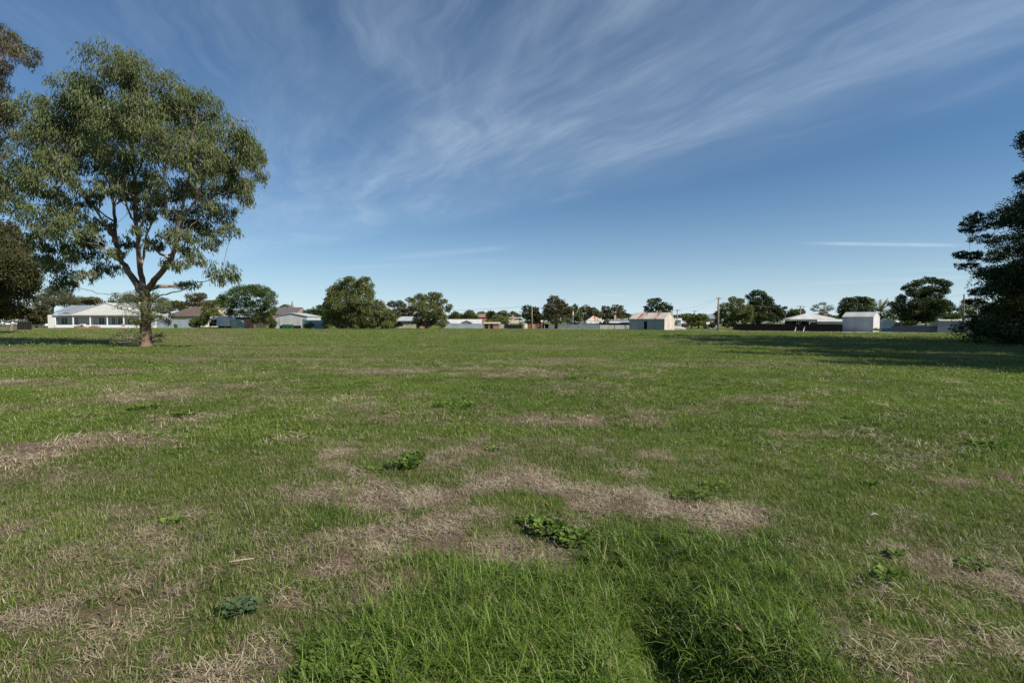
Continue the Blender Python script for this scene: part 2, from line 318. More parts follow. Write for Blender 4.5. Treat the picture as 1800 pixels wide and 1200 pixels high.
class MB:
    def __init__(s): s.v = []; s.f = []
    def add(s, vs, fs):
        b = len(s.v); s.v += [tuple(p) for p in vs]; s.f += [tuple(b+i for i in f) for f in fs]; return s
    def box(s, x0, x1, y0, y1, z0, z1):
        return s.add([(x0,y0,z0),(x1,y0,z0),(x1,y1,z0),(x0,y1,z0),(x0,y0,z1),(x1,y0,z1),(x1,y1,z1),(x0,y1,z1)],
                     [(0,3,2,1),(4,5,6,7),(0,1,5,4),(1,2,6,5),(2,3,7,6),(3,0,4,7)])
    def prism(s, prof, y0, y1):            # profile in x,z (counter-clockwise seen from -y), extruded along y
        n = len(prof); vs = [(x, y0, z) for x, z in prof]+[(x, y1, z) for x, z in prof]
        return s.add(vs, [tuple(range(n)), tuple(range(2*n-1, n-1, -1))]+[(i, i+n, (i+1) % n+n, (i+1) % n) for i in range(n)])
    def prismx(s, prof, x0, x1):           # profile in y,z extruded along x
        n = len(prof); vs = [(x0, y, z) for y, z in prof]+[(x1, y, z) for y, z in prof]
        return s.add(vs, [tuple(range(n-1, -1, -1)), tuple(range(n, 2*n))]+[(i, (i+1) % n, (i+1) % n+n, i+n) for i in range(n)])
    def tube(s, pts, rad, n=8, cap=True):
        pts = [Vector(p) for p in pts]; b = len(s.v); rad = rad if isinstance(rad, (list, tuple)) else [rad]*len(pts)
        for i, p in enumerate(pts):
            d = (pts[min(i+1, len(pts)-1)]-pts[max(i-1, 0)]).normalized()
            a = d.orthogonal().normalized() if i == 0 else (a - d*a.dot(d)).normalized()
            c = d.cross(a)
            for j in range(n):
                th = 2*math.pi*j/n; s.v.append(tuple(p+(a*math.cos(th)+c*math.sin(th))*rad[i]))
        for i in range(len(pts)-1):
            for j in range(n): s.f.append((b+i*n+j, b+i*n+(j+1) % n, b+(i+1)*n+(j+1) % n, b+(i+1)*n+j))
        if cap: s.f.append(tuple(b+j for j in range(n-1, -1, -1))); s.f.append(tuple(b+(len(pts)-1)*n+j for j in range(n)))
        return s
    def build(s, name, mat, parent=None, smooth=False):
        me = bpy.data.meshes.new(name); me.from_pydata(s.v, [], s.f); me.update()
        if smooth: me.polygons.foreach_set('use_smooth', [True]*len(me.polygons))
        me.materials.append(mat); o = bpy.data.objects.new(name, me); COL.objects.link(o)
        if parent is not None: o.parent = parent
        return o
def bevel(o, wd, seg=2):
    m = o.modifiers.new('bevel', 'BEVEL'); m.width = wd; m.segments = seg; m.limit_method = 'ANGLE'; return o

# ------------------------------------------------------------------ ground
ang = np.concatenate([np.arange(-180, -58, 3.0), np.arange(-58, 58, .27), np.arange(58, 180, 3.0)])
ang = np.radians(ang); rad = np.concatenate([[.15], np.exp(np.arange(math.log(.4), math.log(70), .0145)), np.exp(np.arange(math.log(71), math.log(5000), .12)), [6000]])
A_, R_ = np.meshgrid(ang, rad)
gx = (R_*np.sin(A_)).ravel(); gy = (R_*np.cos(A_)).ravel(); gz = H(gx, gy)
dr, gr = dryness(gx, gy)
na, nr = len(ang), len(rad)
i, j = np.meshgrid(np.arange(nr-1), np.arange(na), indexing='ij'); j2 = (j+1) % na
q = np.stack([i*na+j, i*na+j2, (i+1)*na+j2, (i+1)*na+j], -1).reshape(-1, 4)
V = np.stack([gx, gy, gz], 1); V = np.vstack([V, [0, 0, float(H(np.zeros(1), np.zeros(1))[0])]])
tri = np.stack([np.full(na, len(V)-1), (np.arange(na)+1) % na, np.arange(na)], -1)
m, k, out = newmat('paddock_turf')
ge = k.n('ShaderNodeNewGeometry').outputs['Position']
at = k.n('ShaderNodeAttribute', attribute_name='dry').outputs['Fac']; atg = k.n('ShaderNodeAttribute', attribute_name='lush').outputs['Fac']
n1 = k.noise(ge, 9, 6, .7); n2 = k.noise(ge, 38, 5, .75); n3 = k.noise(ge, 1.6, 4, .6); n4 = k.noise(ge, 150, 3, .7)
mps = k.n('ShaderNodeMapping'); k.set(mps.inputs[0], ge); mps.inputs['Scale'].default_value = (.09, .55, 1); mps.inputs['Rotation'].default_value = (0, 0, .1)
n5 = k.noise(mps.outputs[0], 1.0, 6, .65)
gcol = k.mix(n1, (.045, .074, .013), (.135, .198, .032)); gcol = k.mix(k.sstep(n3, .35, .7, 0, .7), gcol, (.09, .135, .025))
gcol = k.mix(k.sstep(n2, .5, .75, 0, .6), gcol, (.15, .19, .05)); gcol = k.mix(k.sstep(n5, .42, .62, 0, .5), gcol, (.12, .178, .03))
scol = k.mix(n2, (.10, .070, .048), (.25, .19, .135)); scol = k.mix(k.sstep(n4, .5, .68, 0, .7), scol, (.40, .33, .245))
scol = k.mix(k.sstep(n1, .55, .75, 0, .6), scol, (.10, .068, .048))
dd = k.m('ADD', at, k.m('ADD', k.m('MULTIPLY', k.m('SUBTRACT', n1, .5), .9), k.m('MULTIPLY', k.m('SUBTRACT', n2, .5), .8)))
dd2 = k.m('ADD', dd, k.m('MULTIPLY', k.sstep(n5, .5, .75), .22))
gc = k.mix(k.sstep(dd2, .22, .68), gcol, scol)
pr(k, out, gc, .95, k.m('ADD', n2, k.m('MULTIPLY', n1, 1.5)), .08, 0, .9, .05)
g = npmesh('ground', V, [q[:, ::-1], tri[:, ::-1]], m, None, {'dry': np.append(dr, 0), 'lush': np.append(gr, 0)}, True)
tag(g, kind='structure')

# gravel road along the far right-hand side
def sheet(name, pts, z, mat, kind='structure', sub=24):
    """quad strip between two lines: pts = [(near, far) ...]"""
    vs = []; fs = []
    for a, b in pts: vs += [(a[0], a[1], z), (b[0], b[1], z)]
    for i in range(len(pts)-1): fs.append((2*i, 2*i+2, 2*i+3, 2*i+1))
    o = MB().add(vs, fs).build(name, mat); return tag(o, kind=kind)
FL0 = Vector((8.7, 116.0)); FL1 = Vector((73.4, 76.5)); fd = (FL1-FL0).normalized(); fn = Vector((fd.y, -fd.x))   # fn towards the camera side
if fn.y > 0: fn = -fn
def fline(t, off): p = FL0+fd*t+fn*off; return (p.x, p.y)
m, k, out = newmat('pale_gravel'); ge = k.n('ShaderNodeNewGeometry').outputs['Position']
f = k.noise(ge, 1.2, 6, .7); pr(k, out, k.mix(k.sstep(f, .35, .7), (.33, .28, .22), (.52, .46, .38)), .95)
sheet('gravel_road', [(fline(t, 6.8+.8*math.sin(t*.35)+.6*math.sin(t*.9)), fline(t, 1.0)) for t in range(-30, 110, 3)], .012, m)
m, k, out = newmat('old_asphalt'); ge = k.n('ShaderNodeNewGeometry').outputs['Position']
f = k.noise(ge, 2.5, 6, .7); pr(k, out, k.mix(f, (.07, .07, .075), (.12, .12, .12)), .9)
sheet('road', [((-230, 118), (-232, 136)), ((-118, 126), (-121, 142))], .012, m)
pth = base(20, 52)
m, k, out = newmat('bare_dirt'); ge = k.n('ShaderNodeNewGeometry').outputs['Position']
f = k.noise(ge, 1.5, 6, .7); pr(k, out, k.mix(k.sstep(f, .35, .7), (.26, .19, .14), (.42, .32, .25)), .95)
pp = []
for i in range(22):
    x = -95+i*2.6; y = 49+.012*(x+60)**2*.25+.8*math.sin(i*.8); wd = max(.1, 1.5*math.sin(math.pi*(i+.5)/22)+.3*math.sin(i*2.1))
    pp.append(((x, y-wd), (x, y+wd)))
for i in range(len(pp)-1): pass
vs = []; fs = []
for i, (a, b) in enumerate(pp):
    for c in (a, b): vs.append((c[0], c[1], float(H(np.array([c[0]]), np.array([c[1]]))[0])+.02))
for i in range(len(pp)-1): fs.append((2*i, 2*i+2, 2*i+3, 2*i+1))
tag(MB().add(vs, fs).build('dirt_path', m), kind='structure')

# ------------------------------------------------------------------ trees
def tubes_np(segs, n=6):
    """segs: list of (pts array (k,3), radii (k,)) -> V, F"""
    Vs = []; Fs = []; b = 0; th = np.linspace(0, 2*np.pi, n, endpoint=False)
    for pts, rr in segs:
        pts = np.asarray(pts, float); kq = len(pts)
        d = np.gradient(pts, axis=0); d /= np.linalg.norm(d, axis=1)[:, None]+1e-9
        ref = np.array([.3, .9, .1]) if abs(d[0][2]) > .7 else np.array([0, 0, 1.])
        a = np.cross(d, ref); a /= np.linalg.norm(a, axis=1)[:, None]+1e-9; c = np.cross(d, a)
        ring = pts[:, None, :] + (a[:, None, :]*np.cos(th)[None, :, None]+c[:, None, :]*np.sin(th)[None, :, None])*np.asarray(rr)[:, None, None]
        Vs.append(ring.reshape(-1, 3))
        i, j = np.meshgrid(np.arange(kq-1), np.arange(n), indexing='ij'); j2 = (j+1) % n
        Fs.append((b+np.stack([i*n+j, i*n+j2, (i+1)*n+j2, (i+1)*n+j], -1)).reshape(-1, 4)); b += kq*n
    return np.vstack(Vs), np.vstack(Fs)
def leaves_np(P, out, ln, wd, droop, bias, seed=0, fold=0.25):
    """diamond leaves at P; out = outward directions; droop pulls the leaf axis down"""
    r = np.random.default_rng(seed); n = len(P)
    ax = r.normal(size=(n, 3)); ax /= np.linalg.norm(ax, axis=1)[:, None]
    ax = ax*(1-droop*.75)+out*.35; ax[:, 2] -= droop*1.1; ax /= np.linalg.norm(ax, axis=1)[:, None]
    nn = r.normal(size=(n, 3)); nn = nn/np.linalg.norm(nn, axis=1)[:, None] + bias*(out+np.array([0, 0, .5]))
    sd_ = np.cross(ax, nn); sd_ /= np.linalg.norm(sd_, axis=1)[:, None]+1e-9
    l = ln*r.uniform(.6, 1.3, n)[:, None]; w_ = wd*r.uniform(.6, 1.3, n)[:, None]
    up = np.cross(sd_, ax)
    v0 = P-ax*l*.5; v2 = P+ax*l*.5; v1 = P+sd_*w_*.5+up*w_*fold-ax*l*.05; v3 = P-sd_*w_*.5+up*w_*fold-ax*l*.05
    V = np.stack([v0, v1, v2, v3], 1).reshape(-1, 3); Fc = np.arange(4*n).reshape(-1, 4); return V, Fc
def make_tree(name, label, px, Yt, lobes, leaf, cat='tree', group=None, bark='brown', r0=.3, ln=.32, wd=.2, dens=1.0, droop=.2, clump=.30, cover=2.6,
              limbs=None, seed=0, trunk_top=None, flat=1.0, depth=1.0, bias=.7, loc=None, twig=1.0, fillr=(.40, 1.0), basez=0.0, fill=.35, limbmat=None, trunkmesh=True):
    r = np.random.default_rng(1000+seed*13+int(px)); b = loc or base(px, Yt); b = Vector((b[0], b[1], basez)); s = Yt/F
    t = thing(name, label, cat, b, 0, group)
    C = []; RR = []
    allx = [l[0] for l in lobes]; spread = (max(allx)-min(allx))*.5*s
    for lb in lobes:
        if len(lb) == 4: lx, ly, rx, ry = lb; dy = r.uniform(-.55, .55)*spread*depth
        else: lx, ly, rx, ry, dy = lb; dy = dy
        p = W(lx, ly, Yt+dy); kk = (Yt+dy)/F
        C.append((p.x-b.x, p.y-b.y, p.z-b.z)); RR.append((rx*kk, max(rx, ry)*kk*.85, ry*kk))
    C = np.array(C); RR = np.array(RR)
    # skeleton
    nodes = []; segs = []; segs2 = []
    zc_ = np.percentile(C[:, 2], 30)
    if limbs is None:
        tt = trunk_top or zc_*.75
        wob = r.normal(size=2)*.03*zc_
        pts = np.array([[0, 0, -.2], [wob[0]*.3, wob[1]*.3, tt*.35], [wob[0], wob[1], tt*.7], [wob[0]*1.3+C[:, 0].mean()*.3, wob[1]*1.3+C[:, 1].mean()*.3, tt]])
        segs.append((pts, np.array([r0*1.35, r0, r0*.85, r0*.7])))
        for a in np.linspace(.35, 1, 5): nodes.append((pts[1]*(1-a)+pts[3]*a, r0*.6))
    else:
        for L_ in limbs:
            pts = []
            for (lx, ly, dy) in L_['p']:
                p = W(lx, ly, Yt+dy); pts.append((p.x-b.x, p.y-b.y, max(p.z-b.z, -.25) if ly > 600 else p.z-b.z))
            pts = np.array(pts); nf = (len(pts)-1)*4+1; ii = np.linspace(0, len(pts)-1, nf)
            P = np.stack([np.interp(ii, np.arange(len(pts)), pts[:, c]) for c in range(3)], 1)
            for _ in range(2): P[1:-1] = (P[:-2]+P[1:-1]*2+P[2:])/4
            P[1:-1] += r.normal(size=P[1:-1].shape)*.035
            rr = np.interp(ii, np.arange(len(pts)), L_['r'])*(.78 if L_.get('trunk') else .75)
            (segs if L_.get('trunk') else segs2).append((P, rr))
            for p_, q_ in zip(P[nf//3:], rr[nf//3:]): nodes.append((p_, q_))
    order = np.argsort(np.linalg.norm(C-np.array([0, 0, zc_*.7]), axis=1))
    def connect(target, rmax, kseg, dest, sag=.0, hang=.25):
        NP = np.array([n_[0] for n_ in nodes]); d = np.linalg.norm(NP-target, axis=1) + 1.2*np.maximum(NP[:, 2]-target[2]+.1*abs(target[2]), 0)
        i_ = int(np.argmin(d)); a = NP[i_]; ra = min(nodes[i_][1]*.75, rmax)
        tq = np.linspace(0, 1, kseg+1)[:, None]; L0 = np.linalg.norm(target-a)
        P = a*(1-tq)+target*tq; P[:, 2] += np.sin(tq[:, 0]*np.pi)*L0*r.uniform(-.02, hang*.5)
        P[1:-1] += r.normal(size=P[1:-1].shape)*L0*.045
        rr = np.linspace(ra, max(ra*.45, .012), kseg+1); dest.append((P, rr))
        for p_, q_ in zip(P[1:], rr[1:]): nodes.append((p_, q_))
    for o_ in order: connect(C[o_], r0*.42, 4, segs2)
    # foliage
    Ps = []; Os = []; tone = []; gid = 0
    for c, rr in zip(C, RR):
        area = np.pi*rr[0]*rr[2]; nl = int(cover*2.0*dens*area/(ln*wd*.5)); 
        cr = clump*1.12*np.sqrt(rr[0]*rr[2]); nc = max(7, int(12*dens*(rr[0]*rr[2])/(cr*cr)*.34))
        dirs = r.normal(size=(nc, 3)); dirs /= np.linalg.norm(dirs, axis=1)[:, None]
        cc = c+dirs*rr*r.uniform(fillr[0], fillr[1], nc)[:, None]**.7
        cc[:, 2] = np.maximum(cc[:, 2], .15)
        if twig > 0:
            for p_ in cc[:max(1, int(nc*twig))]: connect(p_, r0*.10, 3, segs2)
        w8 = r.uniform(.4, 1.6, nc); idx = r.choice(nc, nl, p=w8/w8.sum())
        g3 = r.normal(size=(nl, 3)); rad_ = r.uniform(0, 1, nl)**(1/2.2); g3 /= np.linalg.norm(g3, axis=1)[:, None]
        off = g3*rad_[:, None]*cr*np.array([1.05, 1.05, .75*flat])*r.uniform(.7, 1.4, nc)[idx][:, None]
        if droop > .4: off[:, 2] -= np.abs(r.normal(size=nl))*cr*.55*droop
        P = cc[idx]+off; P[:, 2] = np.maximum(P[:, 2], .05)
        if fill > 0:
            fm = r.uniform(0, 1, nl) < fill; ud = r.normal(size=(nl, 3)); ud /= np.linalg.norm(ud, axis=1)[:, None]
            P[fm] = (c+ud*rr*(r.uniform(0, 1, nl)**(1/3))[:, None]*1.02)[fm]; P[:, 2] = np.maximum(P[:, 2], .05)
        o1 = P-(c-np.array([0, 0, rr[2]*.2])); o1 /= np.linalg.norm(o1, axis=1)[:, None]+1e-6
        o2 = off/(np.linalg.norm(off, axis=1)[:, None]+1e-6)
        Ps.append(P); Os.append(o1*.5+o2*.5)
        tn = r.uniform(.05, .95, nc)[idx]*.5 + r.uniform(0, 1, nl)*.5; tone.append(tn)
    P = np.vstack(Ps); O = np.vstack(Os); tone = np.concatenate(tone)
    V, Fc = leaves_np(P, O, ln, wd, droop, bias, seed)
    npmesh('crown', V, [Fc], L[leaf], t, {'tone': np.repeat(tone, 4)})
    V, Fc = tubes_np(segs, 12); npmesh('trunk', V, [Fc], B[bark], t, None, True)
    V, Fc = tubes_np(segs2, 5); npmesh('limbs', V, [Fc], B[limbmat or bark], t, None, True)
    return t

# the big gum on the left
YG = 31.6
GL = [(205,118,50,34),(235,130,40,30),(140,165,48,40),(285,160,55,34),(345,195,55,40),(88,212,52,42),(200,195,70,42),(120,235,60,40),(400,250,48,46),(432,285,36,42),(445,265,22,26),(58,262,42,36),(160,265,55,32),(240,255,66,40),(320,250,60,46),
      (28,318,38,34),(85,318,46,30),(380,315,46,34),(430,335,22,24),(180,330,40,16),(290,325,48,28),(235,325,30,18),(18,352,26,22),(75,385,36,30),(118,400,44,28),(100,445,32,24),(148,440,36,22),(60,420,16,14),(180,395,24,12),(398,372,24,20),(345,385,36,26),(370,420,24,18),(310,415,30,20),
      (405,405,18,14),(312,465,30,10),(392,478,30,20),(345,455,20,12),(112,490,22,22),(90,465,20,16),(190,472,26,12),(150,485,22,12),(255,372,26,16),(222,425,18,12),(270,430,20,12),(330,500,22,8),(240,210,60,40,-3),(310,200,50,30,2),(170,200,50,36,3),(105,290,40,26,-3),(350,280,40,34,-3),(205,300,30,16,-2),(270,350,24,14,-2),(150,352,26,12,-1),(300,375,22,12,-2),(228,345,18,10,2),(205,445,16,10,-1),(365,355,24,16,-1),(330,440,18,12,1),(160,420,22,14,1),(240,405,14,9,-2),(330,330,26,14,2),(100,350,24,16,2),(130,375,24,14,-2)]
limbs = [dict(trunk=1, p=[(257,612,0),(256,600,0),(257,560,0),(256,525,0),(253,512,0)], r=[.52,.44,.37,.35,.36]),
  dict(trunk=1, p=[(253,516,0),(232,488,.3),(215,462,.6),(204,430,1),(202,390,1.2),(196,330,1.6),(190,250,2)], r=[.30,.25,.19,.16,.13,.09,.04]),
  dict(trunk=1, p=[(254,516,0),(262,505,-.2),(285,478,-.6),(302,455,-1),(315,415,-1.2),(318,370,-1.5),(330,320,-1.4),(340,250,-1)], r=[.28,.25,.21,.18,.14,.11,.08,.04]),
  dict(trunk=1, p=[(254,518,0),(247,480,.2),(243,440,.2),(240,400,.3),(236,350,0),(236,300,-.3),(225,200,0)], r=[.26,.20,.17,.15,.12,.09,.04]),
  dict(p=[(240,420,.3),(252,385,-.6),(262,355,-1),(285,320,-1.6),(300,260,-2)], r=[.11,.10,.08,.06,.03]),
  dict(p=[(238,395,.3),(226,370,-.6),(218,345,-1.2),(212,300,-2)], r=[.09,.08,.06,.03]),
  dict(p=[(215,462,.6),(180,440,0),(150,425,-.6),(110,405,-1)], r=[.10,.08,.06,.03]),
  dict(p=[(204,430,1),(190,405,0),(178,380,-.8),(140,330,-1.6),(110,290,-2)], r=[.10,.09,.08,.06,.03]),
  dict(p=[(318,385,-1.4),(345,350,-2),(360,310,-2.2),(385,270,-2.4)], r=[.09,.08,.06,.03]),
  dict(p=[(308,425,-1),(335,400,-.4),(352,380,0),(380,340,.8)], r=[.08,.07,.05,.03]),
  dict(p=[(258,530,0),(285,517,-1),(318,511,-1.6),(345,498,-2),(372,490,-2.2),(395,484,-2.4)], r=[.07,.06,.05,.04,.03,.02]),
  dict(p=[(250,528,0),(228,516,-.8),(190,517,-1.5),(160,512,-2),(138,505,-2.2)], r=[.06,.05,.04,.03,.02]),
  dict(p=[(248,470,0),(255,430,1.5),(262,400,2.5),(290,350,3.5)], r=[.12,.10,.08,.04]),
  dict(p=[(236,330,0),(260,250,1),(275,180,1.5)], r=[.09,.06,.03]),
  dict(p=[(196,330,1.6),(165,270,2),(140,200,2)], r=[.08,.05,.03]),
  dict(p=[(202,390,1.2),(150,350,2.5),(90,300,3),(50,265,3)], r=[.09,.07,.05,.03])]
gum = make_tree('gum_tree', 'tall spreading gum tree with peeling reddish bark standing alone in the paddock', 257, YG, GL, 'gum', bark='gum', limbmat='gumlimb', r0=.36, ln=.27, wd=.055, droop=.85,
                clump=.30, cover=1.55, fill=.04, limbs=limbs, seed=3, depth=.85, bias=.5, twig=.8, fillr=(.35, 1.0))
# low regrowth on and beside its trunk is part of the same tree
def sprout(parent, lobes, Yt, seed, ln=.16, wd=.04, n=1500, leaf='gum'):
    r = np.random.default_rng(seed); Ps = []; b = parent.location; segs = []
    for lx, ly, rx, ry, dy in lobes:
        kk = (Yt+dy)/F; c = W(lx, ly, Yt+dy)-b; c = np.array([c.x, c.y, max(c.z, .1)])
        nc = 9; cc = c+r.normal(size=(nc, 3))*np.array([rx, rx*.8, ry])*kk*.5
        for p_ in cc:
            q0 = np.array([r.normal()*.1, r.normal()*.1, max(.1, p_[2]-r.uniform(.2, .7))]); segs.append((np.array([q0, (q0+p_)/2+[0, 0, .1], p_]), np.array([.018, .012, .006])))
        P = cc[r.integers(0, nc, n//len(lobes))]+r.normal(size=(n//len(lobes), 3))*np.array([1, 1, .8])*kk*rx*.22; P[:, 2] = np.maximum(P[:, 2], .03); Ps.append(P)
    P = np.vstack(Ps); O = r.normal(size=P.shape); O /= np.linalg.norm(O, axis=1)[:, None]
    V, Fc = leaves_np(P, O, ln, wd, .5, .3, seed); o = npmesh('regrowth', V, [Fc], L[leaf], parent, {'tone': np.repeat(r.uniform(.4, 1, len(P))*.92, 4)})
    V, Fc = tubes_np(segs, 4); npmesh('sprout_stem', V, [Fc], B['gumlimb'], o); o['kind'] = 'stuff'; return o
sprout(gum, [(225,535,20,10,-.5),(250,548,22,12,-.5),(285,540,20,16,-.3),(262,522,18,12,-.6),(296,560,12,10,-.2),(270,560,14,12,-.5),(238,565,12,10,-.6)], YG, 5, n=2600)
sprout(gum, [(215,588,16,9,-.8),(238,592,12,9,-.8),(200,598,9,6,-.9),(285,590,10,10,.2)], YG, 6, n=800)

T = make_tree
# tall gum off the left edge and the drooping tree below it
T('gum_tree', 'dark gum tree at the left edge whose topmost branch tufts reach into the frame', -105, 36, [(20,78,26,14),(45,98,26,16),(5,60,22,14),(8,118,16,12),(0,150,20,12),(15,190,26,18),(-10,215,40,30),(-60,160,60,50),(-20,270,26,40),(-80,260,60,60),(-100,90,70,50),(-50,60,50,35),(-15,330,20,30),(-90,350,60,50),(-150,200,60,90),(-160,320,60,60)],
  'brown', bark='gum', limbmat='gumlimb', r0=.4, ln=.26, wd=.06, droop=.6, cover=1.3, clump=.33, seed=11, depth=.5)
T('drooping_tree', 'dense olive brown drooping tree at the left edge beside the white house', -25, 62, [(5,430,45,35),(35,470,36,35),(10,490,50,35),(-40,450,60,60),(50,495,22,18),(15,525,40,22),(-30,540,50,25),(-80,480,50,60),(0,400,30,16),(30,548,22,12),(-60,400,40,30)],
  'olive', r0=.45, ln=.3, wd=.14, droop=.6, cover=2.6, seed=12)

# ---------- windbreak of pines on the right
PL = [(1862,40,14,26,0),(1856,90,18,18,-1),(1862,120,24,22,1),(1850,150,20,14,-1),(1846,190,24,20,1),(1800,245,11,18,-1),(1862,235,45,40,0),(1800,312,16,12,0),(1795,368,42,26,-1),(1755,392,30,10,-1),(1722,382,26,9,0),(1704,392,16,7,1),
      (1712,402,24,7,-1),(1735,420,26,8,1),(1850,340,50,60,1),(1790,430,45,22,1),(1745,452,34,10,0),(1705,450,26,8,-1),(1690,447,14,6,-1),(1700,468,20,7,0),(1735,478,30,10,1),(1850,470,60,60,0),(1790,490,45,26,-1),
      (1765,500,34,14,1),(1730,512,24,8,0),(1740,545,26,10,-1),(1765,540,30,20,0),(1790,560,36,26,1),(1850,570,60,40,0),(1715,530,18,6,0),(1740,572,26,14,0),(1722,586,14,8,-1),(1760,585,30,14,-1),(1790,592,40,12,-2)]
PL += [(1848+dx*q, yy, 40*q+8, 30, dz) for yy, q in ((110,.45),(180,.7),(260,1.0),(350,1.25),(440,1.5),(520,1.7),(580,1.75)) for dx, dz in ((55,0),(20,3.2*q),(20,-3.0*q))]
pine = T('pine_tree', 'huge dark pine with long side branches filling the right edge', 1838, 42, PL, 'pine', group='pines along the right-hand side', r0=.45, ln=.22, wd=.075, droop=.05, cover=1.9, clump=.25, seed=21, depth=.6, limbs=[dict(trunk=1, p=[(1838,604,0),(1838,560,0),(1842,400,0),(1852,200,0),(1860,50,0)], r=[.6,.45,.36,.22,.05])], bias=.3, twig=.6, fillr=(.3, 1), fill=.12)
def copy_tree(o, loc, rz, label, sc=(1, 1, 1)):
    c = o.copy(); COL.objects.link(c); c.location = loc; c.rotation_euler = (0, 0, rz); c.scale = sc; c['label'] = label
    for ch in list(o.children):
        d = ch.copy(); COL.objects.link(d); d.parent = c
    return c
for i, nm in enumerate(['second', 'third', 'fourth', 'fifth', 'sixth', 'seventh', 'eighth']):
    y = 33-i*5.2; copy_tree(pine, (49-i*.4, y, 0), 2.2+i*1.9, nm+' pine of the right-hand windbreak, just outside the frame', (1, 1, 1.08+.05*(i % 2)))
T('conifer_bush', 'ochre tinted bushy tree in front of the pine at the right edge', 1812, 37, [(1790,475,26,18,0),(1775,500,18,18,0),(1815,500,40,50,0),(1785,540,26,30,-.5),(1805,570,40,26,-.5),(1768,560,14,24,0),(1770,585,20,12,0)], 'ochre', r0=.2, ln=.2, wd=.09, droop=.1, cover=2.8, seed=22)
T('shrub', 'low dark shrub at the foot of the pine beside the fence end', 1722, 47, [(1722,578,14,10),(1735,570,16,14),(1712,590,8,5),(1745,585,16,10)], 'dark', cat='shrub', r0=.08, ln=.2, wd=.1, cover=3, seed=23)

# ---------- background trees, left to right
T('gum_tree', 'broad soft gum behind the left power pole and house', 95, 150, [(95,522,30,15),(75,530,16,14),(118,528,16,14),(100,512,20,8)], 'grey', r0=.4, seed=31, ln=.5, wd=.22, cover=2.2, group='trees behind the left houses')
T('shrub', 'dark brownish bush against the left end of the white house', 72, 112, [(66,552,13,17),(78,548,10,14),(58,560,9,12),(74,562,10,9)], 'olive', cat='shrub', r0=.1, seed=32, cover=3)
T('gum_tree', 'low gum crown just above the steel roof of the white house', 150, 150, [(140,530,22,8),(162,527,14,6),(172,532,12,7)], 'brown', r0=.3, seed=33, ln=.45, wd=.22, group='trees behind the left houses')
T('gum_tree', 'rounded grey gum between the chimney and the big trunk', 222, 140, [(215,528,22,12),(240,522,22,12),(262,530,20,14),(232,536,20,9),(285,538,16,14),(270,545,14,12)], 'grey', r0=.35, seed=34, ln=.45, wd=.22, cover=2.2, group='trees behind the left houses')
T('leafy_tree', 'pale yellowish tree left of the brown tiled roof', 318, 150, [(310,534,14,7),(298,540,12,8),(322,538,14,8)], 'ochre', r0=.2, seed=35, ln=.4, wd=.25, group='trees behind the left houses')
T('gum_tree', 'brownish gum rising right behind the brown tiled roof', 345, 145, [(342,522,16,8),(355,520,9,6),(345,532,18,8)], 'brown', r0=.25, seed=36, ln=.4, wd=.22, group='trees behind the left houses')
T('leafy_tree', 'small olive tree between the brown roof and the caravan', 370, 120, [(368,545,14,14),(377,555,10,12),(362,556,8,10),(372,533,10,6)], 'pepper', r0=.15, seed=37, cover=3)
T('shrub', 'rounded shrub in front of the grey fence end', 350, 108, [(348,567,13,8),(358,562,10,10),(340,570,8,5)], 'mid', cat='shrub', r0=.08, seed=38, cover=3)
T('shade_tree', 'dark green domed shade tree beside the grey shed', 447, 107, [(432,514,26,14),(450,508,22,9),(468,517,16,11),(405,520,18,10),(398,535,16,11),(425,533,24,10),(475,532,12,10),(455,535,18,9),(410,550,20,8),(440,549,18,8),(465,549,14,9),(388,528,9,8),(472,562,10,9),(480,545,6,8),(452,560,12,8)],
  'jac', r0=.28, seed=39, ln=.26, wd=.17, cover=2.2, clump=.36, twig=.6)
T('leafy_tree', 'dark leafy tree behind the pale sheet wall', 558, 118, [(548,553,16,10),(562,545,14,9),(570,558,10,14),(540,562,10,8),(555,568,14,8)], 'jac', r0=.15, seed=40, cover=3)
T('leafy_tree', 'small round tree top beyond the slate roof by the spire', 500, 190, [(502,538,8,3),(495,541,6,3)], 'mid', r0=.15, seed=41, ln=.4, wd=.3)
T('pepper_tree', 'largest bushy pepper tree, tall and billowing over the paddock edge', 612, 99, [(612,503,26,16),(640,500,16,13),(590,514,18,12),(580,528,11,10),(575,536,8,8),(605,530,30,22),(635,525,20,22),(592,548,18,13),(622,553,22,18),(645,545,16,14),(583,560,14,14),(600,567,16,10),(632,568,20,10),(615,490,10,5),(645,490,7,4),(652,515,7,10),(650,563,14,12),(575,570,9,7)],
  'pepper', r0=.5, seed=42, ln=.30, wd=.16, droop=.5, cover=3.0, clump=.28, twig=.2, depth=.7)
T('pepper_tree', 'lower bushy pepper tree leaning against the largest one', 672, 98, [(665,535,13,9),(672,548,16,12),(685,555,12,11),(665,562,16,12),(682,570,12,7),(692,560,7,8),(650,570,12,7)],
  'pepper', r0=.3, seed=43, ln=.30, wd=.16, droop=.5, cover=3.0, clump=.3, twig=.2)
T('leafy_tree', 'thin topped trees behind the small cream cottage', 706, 140, [(690,535,10,6),(702,532,8,4),(708,541,11,8),(716,552,12,10),(698,548,10,8),(722,545,6,8)], 'brown', r0=.2, seed=44, ln=.4, wd=.22)
